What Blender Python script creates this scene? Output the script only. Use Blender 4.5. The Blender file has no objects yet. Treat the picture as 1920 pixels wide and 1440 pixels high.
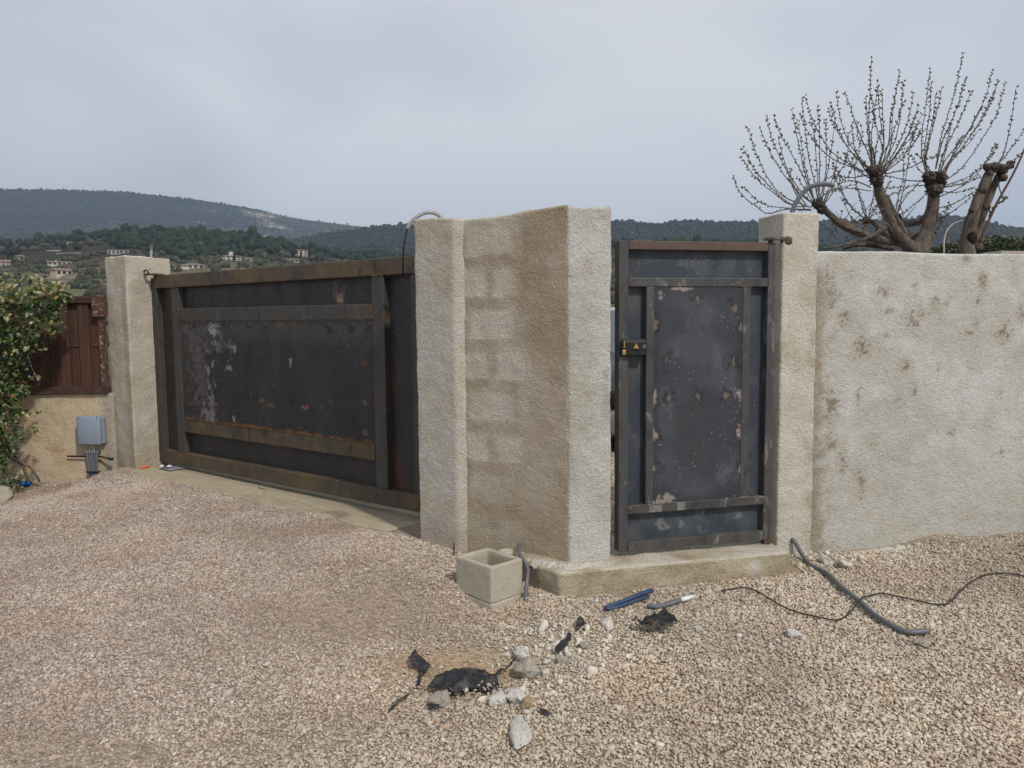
import bpy, bmesh, math, random
import numpy as np
from mathutils import Vector, Matrix

S = bpy.context.scene
COL = S.collection
rng = np.random.default_rng(7)
random.seed(7)

# ------------------------------------------------------------------ camera
EYE = np.array([0.0, 0.0, 1.37])
FPX, CX, CY = 1442.0, 960.0, 720.0
PITCH, ROLL = math.radians(4.95), math.radians(0.55)
FW = np.array([0, math.cos(PITCH), -math.sin(PITCH)])
_r0 = np.array([1.0, 0, 0]); _u0 = np.cross(_r0, FW)
RT = math.cos(ROLL) * _r0 - math.sin(ROLL) * _u0
UP = math.cos(ROLL) * _u0 + math.sin(ROLL) * _r0
cam_d = bpy.data.cameras.new('camera')
cam = bpy.data.objects.new('camera', cam_d); COL.objects.link(cam)
cam_d.sensor_width = 36.0
cam_d.lens = FPX / 1920.0 * 36.0
cam_d.clip_start = 0.05
cam_d.clip_end = 20000
cam.matrix_world = Matrix(((RT[0], UP[0], -FW[0], EYE[0]), (RT[1], UP[1], -FW[1], EYE[1]),
                           (RT[2], UP[2], -FW[2], EYE[2]), (0, 0, 0, 1)))
S.camera = cam

# ------------------------------------------------------------------ sun, sky, exposure
SUN_ELEV = math.radians(46)
SUN_DIR = np.array([0.60, -0.80, 0.0]); SUN_DIR /= np.linalg.norm(SUN_DIR)
to_sun = Vector((SUN_DIR[0] * math.cos(SUN_ELEV), SUN_DIR[1] * math.cos(SUN_ELEV), math.sin(SUN_ELEV)))
sun_d = bpy.data.lights.new('sun', 'SUN'); sun_d.energy = 2.7; sun_d.angle = math.radians(2.5)
sun_d.color = (1.0, 0.955, 0.89)
sun = bpy.data.objects.new('sun', sun_d); COL.objects.link(sun)
sun.rotation_euler = to_sun.to_track_quat('Z', 'Y').to_euler()
sun.location = (6, -4, 8)

W = bpy.data.worlds.new('World'); S.world = W; W.use_nodes = True
nt = W.node_tree; nt.nodes.clear()
def wn(t, **kw):
    n = nt.nodes.new(t)
    for k, v in kw.items():
        setattr(n, k, v)
    return n
w_out = wn('ShaderNodeOutputWorld')
sky = wn('ShaderNodeTexSky'); sky.sky_type = 'NISHITA'; sky.sun_disc = False
sky.sun_elevation = SUN_ELEV; sky.sun_rotation = math.atan2(SUN_DIR[0], SUN_DIR[1])
bg1 = wn('ShaderNodeBackground'); bg1.inputs[1].default_value = 0.09
nt.links.new(sky.outputs[0], bg1.inputs[0])
tc = wn('ShaderNodeTexCoord')
nz = wn('ShaderNodeTexNoise'); nz.inputs['Scale'].default_value = 1.0; nz.inputs['Detail'].default_value = 4.0
nz.inputs['Roughness'].default_value = 0.42; nz.inputs['Distortion'].default_value = 0.3
mp = wn('ShaderNodeMapping'); mp.inputs['Location'].default_value = (20.11, 20.79, 4.91); mp.inputs['Scale'].default_value = (1.7, 1.7, 3.0); mp.inputs['Rotation'].default_value = (0.25, 0.35, 0.2)
nt.links.new(tc.outputs['Generated'], mp.inputs[0]); nt.links.new(mp.outputs[0], nz.inputs['Vector'])
rmp = wn('ShaderNodeValToRGB')
rmp.color_ramp.elements[0].position = 0.36; rmp.color_ramp.elements[0].color = (0.525, 0.565, 0.645, 1)
rmp.color_ramp.elements[1].position = 0.60; rmp.color_ramp.elements[1].color = (0.80, 0.82, 0.86, 1)
nt.links.new(nz.outputs[0], rmp.inputs[0])
bg2 = wn('ShaderNodeBackground'); bg2.inputs[1].default_value = 1.0
nt.links.new(rmp.outputs[0], bg2.inputs[0])
mixw = wn('ShaderNodeMixShader'); mixw.inputs[0].default_value = 0.93
nt.links.new(bg1.outputs[0], mixw.inputs[1]); nt.links.new(bg2.outputs[0], mixw.inputs[2])
nt.links.new(mixw.outputs[0], w_out.inputs[0])

S.view_settings.view_transform = 'Standard'; S.view_settings.look = 'None'
S.view_settings.exposure = 0.0; S.view_settings.gamma = 1.0
S.view_settings.use_curve_mapping = False
S.render.engine = 'CYCLES'
S.cycles.use_denoising = True
S.cycles.max_bounces = 6
S.cycles.diffuse_bounces = 3
S.cycles.glossy_bounces = 3
S.cycles.transparent_max_bounces = 8

# ------------------------------------------------------------------ pixel -> world measuring helpers
def ray(px, py):
    return FW + RT * (px - CX) / FPX - UP * (py - CY) / FPX
def at(px, py, y):
    r = ray(px, py); return EYE + r * (y / r[1])
def on_plane(px, py, p0, n):
    r = ray(px, py); return EYE + r * (((np.asarray(p0) - EYE) @ np.asarray(n)) / (r @ np.asarray(n)))
def at_r(px, py, R):
    r = ray(px, py); return EYE + r * (R / math.hypot(r[0], r[1]))

# ------------------------------------------------------------------ numpy noise
def _hash(ix, iy, iz, seed):
    h = (ix * 374761393 + iy * 668265263 + iz * 1440662683 + seed * 974634777) & 0xFFFFFFFF
    h = ((h ^ (h >> 15)) * 2246822519) & 0xFFFFFFFF
    h = ((h ^ (h >> 13)) * 3266489917) & 0xFFFFFFFF
    h = h ^ (h >> 16)
    return (h & 0xFFFF) / 65535.0
def vnoise(P, seed=0):
    "gradient noise, about -1..1"
    P = np.asarray(P, float)
    i = np.floor(P).astype(np.int64); f = P - i
    q = f * f * f * (f * (f * 6 - 15) + 10)
    out = 0
    for dx in (0, 1):
        wx = q[:, 0] if dx else 1 - q[:, 0]
        for dy in (0, 1):
            wy = q[:, 1] if dy else 1 - q[:, 1]
            for dz in (0, 1):
                wz = q[:, 2] if dz else 1 - q[:, 2]
                h = _hash(i[:, 0] + dx, i[:, 1] + dy, i[:, 2] + dz, seed)
                a = h * 2 * math.pi; c = ((h * 977.13) % 1.0) * 2 - 1; r = np.sqrt(1 - c * c)
                out = out + wx * wy * wz * (r * np.cos(a) * (f[:, 0] - dx) + r * np.sin(a) * (f[:, 1] - dy) + c * (f[:, 2] - dz))
    return np.clip(out * 1.75, -1, 1)
def fbm(P, scale, octv=4, rough=0.5, seed=0):
    P = np.asarray(P, float) * scale
    a, t, o = 1.0, 0.0, 0
    for k in range(octv):
        o = o + a * vnoise(P + 17.3 * k, seed + k); t += a
        a *= rough; P = P * 2.03
    return o / t
def sstep(a, b, x):
    t = np.clip((x - a) / (b - a), 0, 1); return t * t * (3 - 2 * t)
def lerp(a, b, t):
    t = np.asarray(t)[..., None]; return np.asarray(a) * (1 - t) + np.asarray(b) * t

# ------------------------------------------------------------------ object helpers
def link(name, me, mat=None, parent=None):
    o = bpy.data.objects.new(name, me); COL.objects.link(o)
    if mat is not None:
        for m in (mat if isinstance(mat, (list, tuple)) else [mat]):
            me.materials.append(m)
    if parent is not None: o.parent = parent
    return o
def mesh(name, V, F, smooth=True, cols=None, mi=None):
    me = bpy.data.meshes.new(name)
    V = np.asarray(V, float)
    if isinstance(F, np.ndarray):
        n, k = F.shape
        me.vertices.add(len(V)); me.vertices.foreach_set('co', V.astype(np.float32).ravel())
        me.loops.add(n * k); me.loops.foreach_set('vertex_index', F.astype(np.int32).ravel())
        me.polygons.add(n); me.polygons.foreach_set('loop_start', np.arange(0, n * k, k, dtype=np.int32))
        me.update(calc_edges=True)
    else:
        me.from_pydata([tuple(v) for v in V], [], [tuple(f) for f in F])
    me.polygons.foreach_set('use_smooth', np.full(len(me.polygons), bool(smooth)))
    if mi is not None: me.polygons.foreach_set('material_index', np.asarray(mi, np.int32))
    if cols is not None:
        a = me.color_attributes.new('tint', 'FLOAT_COLOR', 'POINT')
        c = np.ones((len(V), 4), np.float32); c[:, :3] = cols
        a.data.foreach_set('color', c.ravel())
    me.update()
    return me
def obj(name, V, F, mat, parent=None, smooth=True, cols=None, mi=None):
    return link(name, mesh(name, V, F, smooth, cols, mi), mat, parent)
def empty(name, loc=(0, 0, 0)):
    o = bpy.data.objects.new(name, None); COL.objects.link(o); o.location = loc
    o.empty_display_size = 0.1
    return o
def tag(o, label=None, cat=None, group=None, kind=None):
    if label: o['label'] = label
    if cat: o['category'] = cat
    if group: o['group'] = group
    if kind: o['kind'] = kind
    return o
def adopt(parent, *kids):
    "parent kids to an Empty placed away from the origin without moving them"
    for k in kids:
        k.parent = parent
        k.matrix_parent_inverse = Matrix.Translation(-Vector(parent.location))
    return parent

def tube(P, R, n=8, cap=True, squash=1.0):
    P = np.asarray(P, float); m = len(P)
    R = np.full(m, R, float) if np.isscalar(R) else np.asarray(R, float)
    T = np.gradient(P, axis=0); T /= np.linalg.norm(T, axis=1)[:, None] + 1e-12
    a = np.array([0, 0, 1.0]) if abs(T[0][2]) < 0.9 else np.array([1.0, 0, 0])
    N = np.cross(T[0], a); N /= np.linalg.norm(N)
    V = []
    ang = np.arange(n) * 2 * math.pi / n
    for i in range(m):
        N = N - T[i] * (N @ T[i]); N /= np.linalg.norm(N) + 1e-12
        B = np.cross(T[i], N)
        V.append(P[i] + R[i] * (np.cos(ang)[:, None] * N + np.sin(ang)[:, None] * B * squash))
    V = np.concatenate(V)
    F = []
    for i in range(m - 1):
        for k in range(n):
            F.append((i * n + k, i * n + (k + 1) % n, (i + 1) * n + (k + 1) % n, (i + 1) * n + k))
    if cap:
        F.append(tuple(range(n))[::-1]); F.append(tuple((m - 1) * n + k for k in range(n)))
    return V, F
def smooth_path(P, m=30):
    "Catmull-Rom through the points"
    P = np.asarray(P, float)
    Q = np.vstack([2 * P[0] - P[1], P, 2 * P[-1] - P[-2]])
    t = np.linspace(0, len(P) - 1 - 1e-6, m); i = t.astype(int); f = (t - i)[:, None]
    a, b, c, d = Q[i], Q[i + 1], Q[i + 2], Q[i + 3]
    return 0.5 * (2 * b + (c - a) * f + (2 * a - 5 * b + 4 * c - d) * f ** 2 + (3 * b - 3 * c + d - a) * f ** 3)
class MB:
    def __init__(s): s.V = []; s.F = []; s.M = []; s.n = 0
    def add(s, V, F, m=0):
        V = np.asarray(V, float)
        s.V.append(V); s.F += [tuple(i + s.n for i in f) for f in F]; s.M += [m] * len(F); s.n += len(V)
        return s
    def tube(s, P, R, n=8, m=0, cap=True): return s.add(*tube(P, R, n, cap), m)
    def build(s, name, mat, parent=None, smooth=True):
        return obj(name, np.concatenate(s.V), s.F, mat, parent, smooth, mi=s.M)
def frame(o, u, n):
    "local frame: u along, n out towards the street, z up"
    o = np.array(o, float); u = np.array(u, float); u /= np.linalg.norm(u); n = np.array(n, float); n /= np.linalg.norm(n)
    return lambda a, b, z: o + u * a + n * b + np.array([0, 0, z])
def box(fr, a0, a1, b0, b1, z0, z1, bev=0.004):
    "chamfered box in a local frame; returns verts, faces"
    bm = bmesh.new()
    bmesh.ops.create_cube(bm, size=1.0)
    for v in bm.verts:
        v.co = Vector(((a0 + a1) / 2 + v.co.x * (a1 - a0), (b0 + b1) / 2 + v.co.y * (b1 - b0), (z0 + z1) / 2 + v.co.z * (z1 - z0)))
    if bev > 0:
        bmesh.ops.bevel(bm, geom=list(bm.edges), offset=bev, segments=2, affect='EDGES', profile=0.5)
    bm.verts.index_update()
    V = np.array([fr(*v.co) for v in bm.verts]); F = [tuple(l.index for l in f.verts) for f in bm.faces]
    bm.free()
    # keep outward winding for left-handed frames
    c = V.mean(0); s = 0
    for f in F[:8]:
        a, b, d = V[f[0]], V[f[1]], V[f[2]]
        s += np.dot(np.cross(b - a, d - a), (a + b + d) / 3 - c)
    if s < 0: F = [f[::-1] for f in F]
    return V, F
def flat(o):
    o.data.polygons.foreach_set('use_smooth', np.zeros(len(o.data.polygons), bool)); return o
WORLD = lambda a, b, z: np.array([a, b, z], float)

# ------------------------------------------------------------------ materials
def material(name):
    m = bpy.data.materials.new(name); m.use_nodes = True
    t = m.node_tree; b = t.nodes['Principled BSDF']
    return m, t, b
def nd(t, kind, ins=None, **kw):
    n = t.nodes.new(kind)
    for k, v in kw.items(): setattr(n, k, v)
    for k, v in (ins or {}).items():
        if hasattr(v, 'is_linked') or isinstance(v, bpy.types.NodeSocket): t.links.new(v, n.inputs[k])
        else: n.inputs[k].default_value = v
    return n
def coords(t, kind='Object'):
    return nd(t, 'ShaderNodeTexCoord').outputs[kind]
def noise(t, vec, scale, detail=3, rough=0.5, dist=0.0):
    return nd(t, 'ShaderNodeTexNoise', {'Vector': vec, 'Scale': scale, 'Detail': detail, 'Roughness': rough, 'Distortion': dist}).outputs[0]
def ramp(t, fac, *stops):
    n = nd(t, 'ShaderNodeValToRGB', {'Fac': fac}); e = n.color_ramp.elements
    while len(e) < len(stops): e.new(0.5)
    for i, (p, c) in enumerate(stops):
        e[i].position = p; e[i].color = (*c, 1) if len(c) == 3 else c
    return n.outputs[0]
def mixc(t, fac, a, b, mode='MIX'):
    n = nd(t, 'ShaderNodeMix', data_type='RGBA', blend_type=mode)
    for i, v in ((0, fac), (6, a), (7, b)):
        if isinstance(v, bpy.types.NodeSocket): t.links.new(v, n.inputs[i])
        else: n.inputs[i].default_value = (*v, 1) if isinstance(v, tuple) and len(v) == 3 else v
    return n.outputs[2]
def mth(t, op, a, b=0.0):
    n = nd(t, 'ShaderNodeMath', operation=op)
    for i, v in enumerate((a, b)):
        if isinstance(v, bpy.types.NodeSocket): t.links.new(v, n.inputs[i])
        else: n.inputs[i].default_value = v
    return n.outputs[0]
def bump(t, b, h, dist, strength=1.0):
    n = nd(t, 'ShaderNodeBump', {'Height': h, 'Distance': dist, 'Strength': strength}); t.links.new(n.outputs[0], b.inputs['Normal']); return n

def mat_render(name, tint=True, base=(0.5, 0.46, 0.38), grain=125, dist=0.008, var=0.20):
    "rough cast mortar / concrete: grain relief, dark pits, base colour from the tint attribute"
    m, t, b = material(name)
    v = coords(t)
    n1 = noise(t, v, grain, 5, 0.62)
    n2 = noise(t, v, grain * 0.33, 4, 0.55, 0.6)
    vo = nd(t, 'ShaderNodeTexVoronoi', {'Vector': v, 'Scale': grain * 0.9}).outputs['Distance']
    h = mth(t, 'ADD', mth(t, 'MULTIPLY', n1, 0.7), mth(t, 'ADD', mth(t, 'MULTIPLY', n2, 0.9), mth(t, 'MULTIPLY', vo, -0.35)))
    bump(t, b, h, dist)
    c = nd(t, 'ShaderNodeVertexColor', layer_name='tint').outputs[0] if tint else None
    shade = ramp(t, n1, (0.3, (1 - var * 1.6,) * 3), (0.5, (1.0,) * 3), (0.72, (1 + var,) * 3))  # low grain darkened too, painting the shade of the pits into the colour
    col = mixc(t, 1.0, c if tint else base, shade, 'MULTIPLY')
    dirt = ramp(t, noise(t, v, 4.0, 6, 0.7, 0.5), (0.42, (1, 1, 1)), (0.70, (0.85, 0.825, 0.78)))
    col = mixc(t, 1.0, col, dirt, 'MULTIPLY')
    t.links.new(col, b.inputs['Base Color'])
    b.inputs['Roughness'].default_value = 0.93
    b.inputs['Specular IOR Level'].default_value = 0.2
    return m
M_render = mat_render('cement_render')
M_render_fine = mat_render('cement_slab', grain=120, dist=0.007, var=0.18)
M_block = mat_render('concrete_block', tint=False, base=(0.47, 0.425, 0.335), grain=200, dist=0.004, var=0.2)

def mat_steel(name, base, warm, rust=0.25, rough=0.5, tint=False, spots=0.0, spec=0.45, ground=0.0):
    m, t, b = material(name)
    v = coords(t)
    big = noise(t, v, 3.2, 5, 0.62, 0.4)
    stre = nd(t, 'ShaderNodeMapping', {'Vector': v, 'Scale': (26, 26, 2.2)}).outputs[0]
    st = noise(t, stre, 1.0, 4, 0.6)
    if tint: c = nd(t, 'ShaderNodeVertexColor', layer_name='tint').outputs[0]
    else: c = mixc(t, ramp(t, big, (0.38, (0, 0, 0)), (0.66, (1, 1, 1))), base, warm)
    c = mixc(t, 1.0, c, ramp(t, st, (0.25, (0.90,) * 3), (0.75, (1.10,) * 3)), 'MULTIPLY')
    if ground:      # patches ground bright with the disc, dark burnt patches between
        gn = noise(t, nd(t, 'ShaderNodeMapping', {'Vector': v, 'Scale': (9, 9, 3.5)}).outputs[0], 1.0, 6, 0.72, 0.7)
        c = mixc(t, mth(t, 'MULTIPLY', ramp(t, gn, (0.56, (0, 0, 0)), (0.64, (1, 1, 1))), ground), c, (0.24, 0.23, 0.21))
        c = mixc(t, mth(t, 'MULTIPLY', ramp(t, gn, (0.36, (1, 1, 1)), (0.44, (0, 0, 0))), 0.7), c, (0.022, 0.021, 0.021))
    rs = noise(t, v, 9, 6, 0.7, 0.8)
    c = mixc(t, mth(t, 'MULTIPLY', ramp(t, rs, (0.58, (0, 0, 0)), (0.74, (1, 1, 1))), rust), c, (0.13, 0.055, 0.018))
    if spots:
        for sc, th, col in ((75, 0.16, (0.55, 0.55, 0.53)), (160, 0.14, (0.42, 0.40, 0.37))):
            vo = nd(t, 'ShaderNodeTexVoronoi', {'Vector': v, 'Scale': sc})
            dot = mth(t, 'LESS_THAN', vo.outputs['Distance'], th)
            rnd = nd(t, 'ShaderNodeSeparateColor', {'Color': vo.outputs['Color']}).outputs[0]
            clus = ramp(t, noise(t, v, 5, 3, 0.6), (0.45, (0, 0, 0)), (0.62, (1, 1, 1)))
            keep = mth(t, 'GREATER_THAN', mth(t, 'MULTIPLY', rnd, mth(t, 'ADD', 0.60, mth(t, 'MULTIPLY', clus, 0.4))), 1.0 - 0.28 * spots)
            c = mixc(t, mth(t, 'MULTIPLY', dot, keep), c, col)
    t.links.new(c, b.inputs['Base Color'])
    b.inputs['Metallic'].default_value = 0.0
    b.inputs['Specular IOR Level'].default_value = spec
    t.links.new(ramp(t, noise(t, v, 14, 5, 0.7), (0.3, (rough - 0.12,) * 3), (0.7, (rough + 0.16,) * 3)), b.inputs['Roughness'])
    bump(t, b, noise(t, v, 60, 4, 0.6), 0.0012, 0.6)
    return m
M_bar = mat_steel('mill_scale_bar', (0.048, 0.046, 0.043), (0.066, 0.054, 0.042), 0.6, 0.55, ground=0.12)
M_bar_top = mat_steel('browned_bar', (0.052, 0.044, 0.034), (0.115, 0.075, 0.036), 1.0, 0.6, ground=0.12)
M_bar_w = mat_steel('wicket_bar', (0.070, 0.066, 0.062), (0.050, 0.047, 0.045), 0.7, 0.5, ground=0.75)
M_bar_rust = mat_steel('rusty_top_bar', (0.105, 0.068, 0.050), (0.085, 0.055, 0.040), 0.4, 0.6)
M_sheet = mat_steel('gate_sheet', (0.022, 0.022, 0.024), (0.034, 0.028, 0.025), 0.3, 0.48)
M_sheet_paint = mat_steel('scuffed_sheet', (0, 0, 0), (0, 0, 0), 0.12, 0.5, tint=True, spots=1.0)
M_sheet_w = mat_steel('blue_sheet', (0.045, 0.062, 0.078), (0.062, 0.074, 0.080), 0.08, 0.45, spots=0.8)

def simple(name, col, rough=0.6, spec=0.4, var=0.1, scale=20, bumpd=0.0, metal=0.0):
    m, t, b = material(name); v = coords(t)
    n = noise(t, v, scale, 4, 0.6)
    t.links.new(mixc(t, 1.0, col, ramp(t, n, (0.3, (1 - var,) * 3), (0.7, (1 + var,) * 3)), 'MULTIPLY'), b.inputs['Base Color'])
    b.inputs['Roughness'].default_value = rough; b.inputs['Specular IOR Level'].default_value = spec
    b.inputs['Metallic'].default_value = metal
    if bumpd: bump(t, b, n, bumpd)
    return m
M_weld = simple('weld_rust', (0.15, 0.078, 0.030), 0.9, 0.1, 0.85, 30, 0.002)
M_weld_grey = simple('ground_weld', (0.20, 0.155, 0.125), 0.7, 0.3, 0.45, 70, 0.001)
M_iron = simple('rusty_iron', (0.10, 0.055, 0.035), 0.7, 0.3, 0.4, 40, 0.001)
M_conduit = simple('grey_conduit', (0.125, 0.13, 0.135), 0.5, 0.4, 0.12, 30)
M_conduit_l = simple('pale_conduit', (0.33, 0.33, 0.33), 0.55, 0.4, 0.12, 30)
M_black = simple('black_rubber', (0.014, 0.014, 0.015), 0.55, 0.35, 0.2, 30)
M_cable = simple('black_cable', (0.030, 0.027, 0.026), 0.55, 0.3, 0.25, 40)
M_hole = simple('hole_dark', (0.01, 0.009, 0.008), 1.0, 0.0)  # near-black colour standing in for the shade inside openings
M_brass = simple('brass', (0.50, 0.33, 0.13), 0.42, 0.5, 0.2, 40, metal=0.6)
M_whitepl = simple('white_plastic', (0.72, 0.72, 0.70), 0.5, 0.4, 0.06)
M_bluepl = simple('blue_plastic', (0.032, 0.058, 0.115), 0.45, 0.4, 0.25, 30)
M_bluebag = simple('blue_sheet_plastic', (0.015, 0.12, 0.52), 0.4, 0.5, 0.2, 30)
M_orange = simple('orange_tape', (0.75, 0.13, 0.04), 0.5, 0.4, 0.1)
M_boxpl = simple('grey_box_plastic', (0.225, 0.265, 0.32), 0.45, 0.4, 0.05, 25)
def mat_fabric():
    m, t, b = material('geotextile'); v = coords(t)
    c = mixc(t, ramp(t, noise(t, v, 18, 5, 0.7, .5), (0.50, (0, 0, 0)), (0.72, (1, 1, 1))), (0.017, 0.018, 0.020), (0.13, 0.105, 0.08))
    t.links.new(c, b.inputs['Base Color']); b.inputs['Roughness'].default_value = 0.55; b.inputs['Specular IOR Level'].default_value = 0.4
    bump(t, b, noise(t, v, 45, 4, 0.6), 0.006)
    return m
M_fabric = mat_fabric()

def mat_wood():
    m, t, b = material('brown_stained_wood'); v = coords(t)
    gr = nd(t, 'ShaderNodeMapping', {'Vector': v, 'Scale': (40, 40, 2.5)}).outputs[0]
    n = noise(t, gr, 1.0, 5, 0.6, 0.5)
    rnd = nd(t, 'ShaderNodeObjectInfo').outputs['Random']
    c = ramp(t, n, (0.25, (0.046, 0.024, 0.017)), (0.55, (0.080, 0.040, 0.028)), (0.8, (0.118, 0.064, 0.046)))
    c = mixc(t, 1.0, c, ramp(t, rnd, (0.0, (0.8,) * 3), (1.0, (1.15,) * 3)), 'MULTIPLY')
    sp = noise(t, v, 34, 6, 0.75, 0.8)
    c = mixc(t, ramp(t, sp, (0.69, (0, 0, 0)), (0.71, (1, 1, 1))), c, (0.34, 0.27, 0.21))
    t.links.new(c, b.inputs['Base Color']); b.inputs['Roughness'].default_value = 0.7
    b.inputs['Specular IOR Level'].default_value = 0.25
    bump(t, b, n, 0.002)
    return m
M_wood = mat_wood()
def mat_peel():
    m, t, b = material('peeling_painted_wood'); v = coords(t)
    n = noise(t, v, 26, 6, 0.72, 0.6)
    c = mixc(t, ramp(t, n, (0.54, (0, 0, 0)), (0.60, (1, 1, 1))), (0.085, 0.035, 0.023), (0.27, 0.225, 0.185))
    t.links.new(c, b.inputs['Base Color']); b.inputs['Roughness'].default_value = 0.8
    bump(t, b, n, 0.003)
    return m
M_peel = mat_peel()

def mat_bark(name, a, bcol, scale=18):
    m, t, b = material(name); v = coords(t)
    st = nd(t, 'ShaderNodeMapping', {'Vector': v, 'Scale': (1, 1, 0.35)}).outputs[0]
    n = noise(t, st, scale, 6, 0.68, 0.8)
    blot = noise(t, v, 5, 4, 0.6)
    c = ramp(t, n, (0.3, a), (0.6, bcol), (0.8, tuple(x * 1.35 for x in bcol)))
    c = mixc(t, 1.0, c, ramp(t, blot, (0.35, (0.7, 0.68, 0.66)), (0.65, (1.1, 1.1, 1.1))), 'MULTIPLY')
    t.links.new(c, b.inputs['Base Color']); b.inputs['Roughness'].default_value = 0.9
    b.inputs['Specular IOR Level'].default_value = 0.15
    bump(t, b, n, 0.012)
    return m
M_bark = mat_bark('smooth_bark', (0.060, 0.048, 0.040), (0.185, 0.150, 0.122), 26)
M_bark_dark = mat_bark('knotted_bark', (0.030, 0.024, 0.019), (0.145, 0.120, 0.100), 34)
M_shoot = simple('shoot_bark', (0.17, 0.145, 0.125), 0.8, 0.2, 0.3, 40)
M_shoot_red = simple('red_shoot_bark', (0.095, 0.052, 0.038), 0.8, 0.2, 0.3, 40)
M_twig_pale = simple('dead_twig', (0.42, 0.36, 0.28), 0.8, 0.2, 0.2, 40)
M_bud = simple('leaf_bud', (0.085, 0.072, 0.042), 0.8, 0.2, 0.4, 60)
M_budg = simple('green_bud', (0.155, 0.155, 0.045), 0.8, 0.2, 0.3, 60)

def mat_leaf(name, stops, attr=True):
    m, t, b = material(name)
    if attr: c = nd(t, 'ShaderNodeVertexColor', layer_name='tint').outputs[0]
    else: c = ramp(t, nd(t, 'ShaderNodeObjectInfo').outputs['Random'], *stops)
    t.links.new(c, b.inputs['Base Color'])
    b.inputs['Roughness'].default_value = 0.38; b.inputs['Specular IOR Level'].default_value = 0.5
    tr = nd(t, 'ShaderNodeBsdfTranslucent', {'Color': mixc(t, 1.0, c, (1.3, 1.5, 0.6), 'MULTIPLY')})
    mx = nd(t, 'ShaderNodeMixShader', {0: 0.28, 1: b.outputs[0], 2: tr.outputs[0]})
    t.links.new(mx.outputs[0], t.nodes['Material Output'].inputs[0])
    return m
LEAF_STOPS = ((0.0, (0.035, 0.075, 0.018)), (0.35, (0.060, 0.125, 0.026)), (0.6, (0.11, 0.17, 0.045)), (0.8, (0.24, 0.24, 0.10)), (1.0, (0.36, 0.33, 0.20)))
M_leaf = mat_leaf('leaf_mass', None, True)
M_leaf_o = mat_leaf('leaf', LEAF_STOPS, False)

def mat_stone():
    m, t, b = material('pebble')
    oi = nd(t, 'ShaderNodeObjectInfo'); r = oi.outputs['Random']
    warm = ramp(t, r, (0.0, (0.26, 0.19, 0.135)), (0.10, (0.44, 0.365, 0.28)), (0.4, (0.60, 0.51, 0.39)), (0.62, (0.51, 0.45, 0.37)),
                (0.82, (0.63, 0.555, 0.445)), (0.965, (0.50, 0.36, 0.24)), (0.975, (0.68, 0.64, 0.58)), (1.0, (0.72, 0.69, 0.64)))
    pink = ramp(t, r, (0.0, (0.24, 0.18, 0.14)), (0.2, (0.44, 0.36, 0.295)), (0.45, (0.50, 0.405, 0.325)), (0.65, (0.44, 0.39, 0.345)),
                (0.82, (0.54, 0.46, 0.38)), (0.94, (0.42, 0.27, 0.20)), (0.985, (0.64, 0.59, 0.53)), (1.0, (0.70, 0.66, 0.61)))
    pos = nd(t, 'ShaderNodeNewGeometry').outputs['Position']
    sx = nd(t, 'ShaderNodeSeparateXYZ', {0: pos})
    f = mth(t, 'ADD', mth(t, 'ADD', sx.outputs[0], mth(t, 'MULTIPLY', sx.outputs[1], -0.18)), mth(t, 'MULTIPLY', noise(t, pos, 1.3, 3), 1.2))
    c = mixc(t, ramp(t, mth(t, 'MULTIPLY', mth(t, 'ADD', f, 1.6), 0.6), (0.0, (0, 0, 0)), (0.9, (1, 1, 1))), pink, warm)
    c = mixc(t, 1.0, c, ramp(t, noise(t, pos, 1.7, 5, 0.7), (0.48, (1, 1, 1)), (0.72, (1.0, 0.90, 0.84))), 'MULTIPLY')
    c = mixc(t, 1.0, c, ramp(t, noise(t, pos, 0.8, 4, 0.65), (0.35, (0.72, 0.70, 0.68)), (0.6, (1.05, 1.05, 1.05))), 'MULTIPLY')
    c = mixc(t, 1.0, c, ramp(t, noise(t, pos, 160, 4, 0.6), (0.3, (0.80,) * 3), (0.7, (1.18,) * 3)), 'MULTIPLY')
    t.links.new(c, b.inputs['Base Color']); b.inputs['Roughness'].default_value = 0.85
    b.inputs['Specular IOR Level'].default_value = 0.25
    return m
M_stone = mat_stone()
def mat_rock(name, col):
    m, t, b = material(name); v = coords(t)
    n = noise(t, v, 60, 6, 0.75)
    c = mixc(t, 1.0, col, ramp(t, n, (0.34, (0.78, 0.74, 0.69)), (0.5, (0.95,) * 3), (0.7, (1.12,) * 3)), 'MULTIPLY')
    t.links.new(c, b.inputs['Base Color']); b.inputs['Roughness'].default_value = 0.92
    bump(t, b, n, 0.014)
    return m
M_rock_white = mat_rock('pale_limestone', (0.70, 0.66, 0.59))
M_rock_tan = mat_rock('tan_stone', (0.45, 0.32, 0.18))
M_rock_grey = mat_rock('grey_stone', (0.44, 0.39, 0.32))
M_mortar = mat_rock('mortar_rubble', (0.64, 0.60, 0.53))
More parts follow.
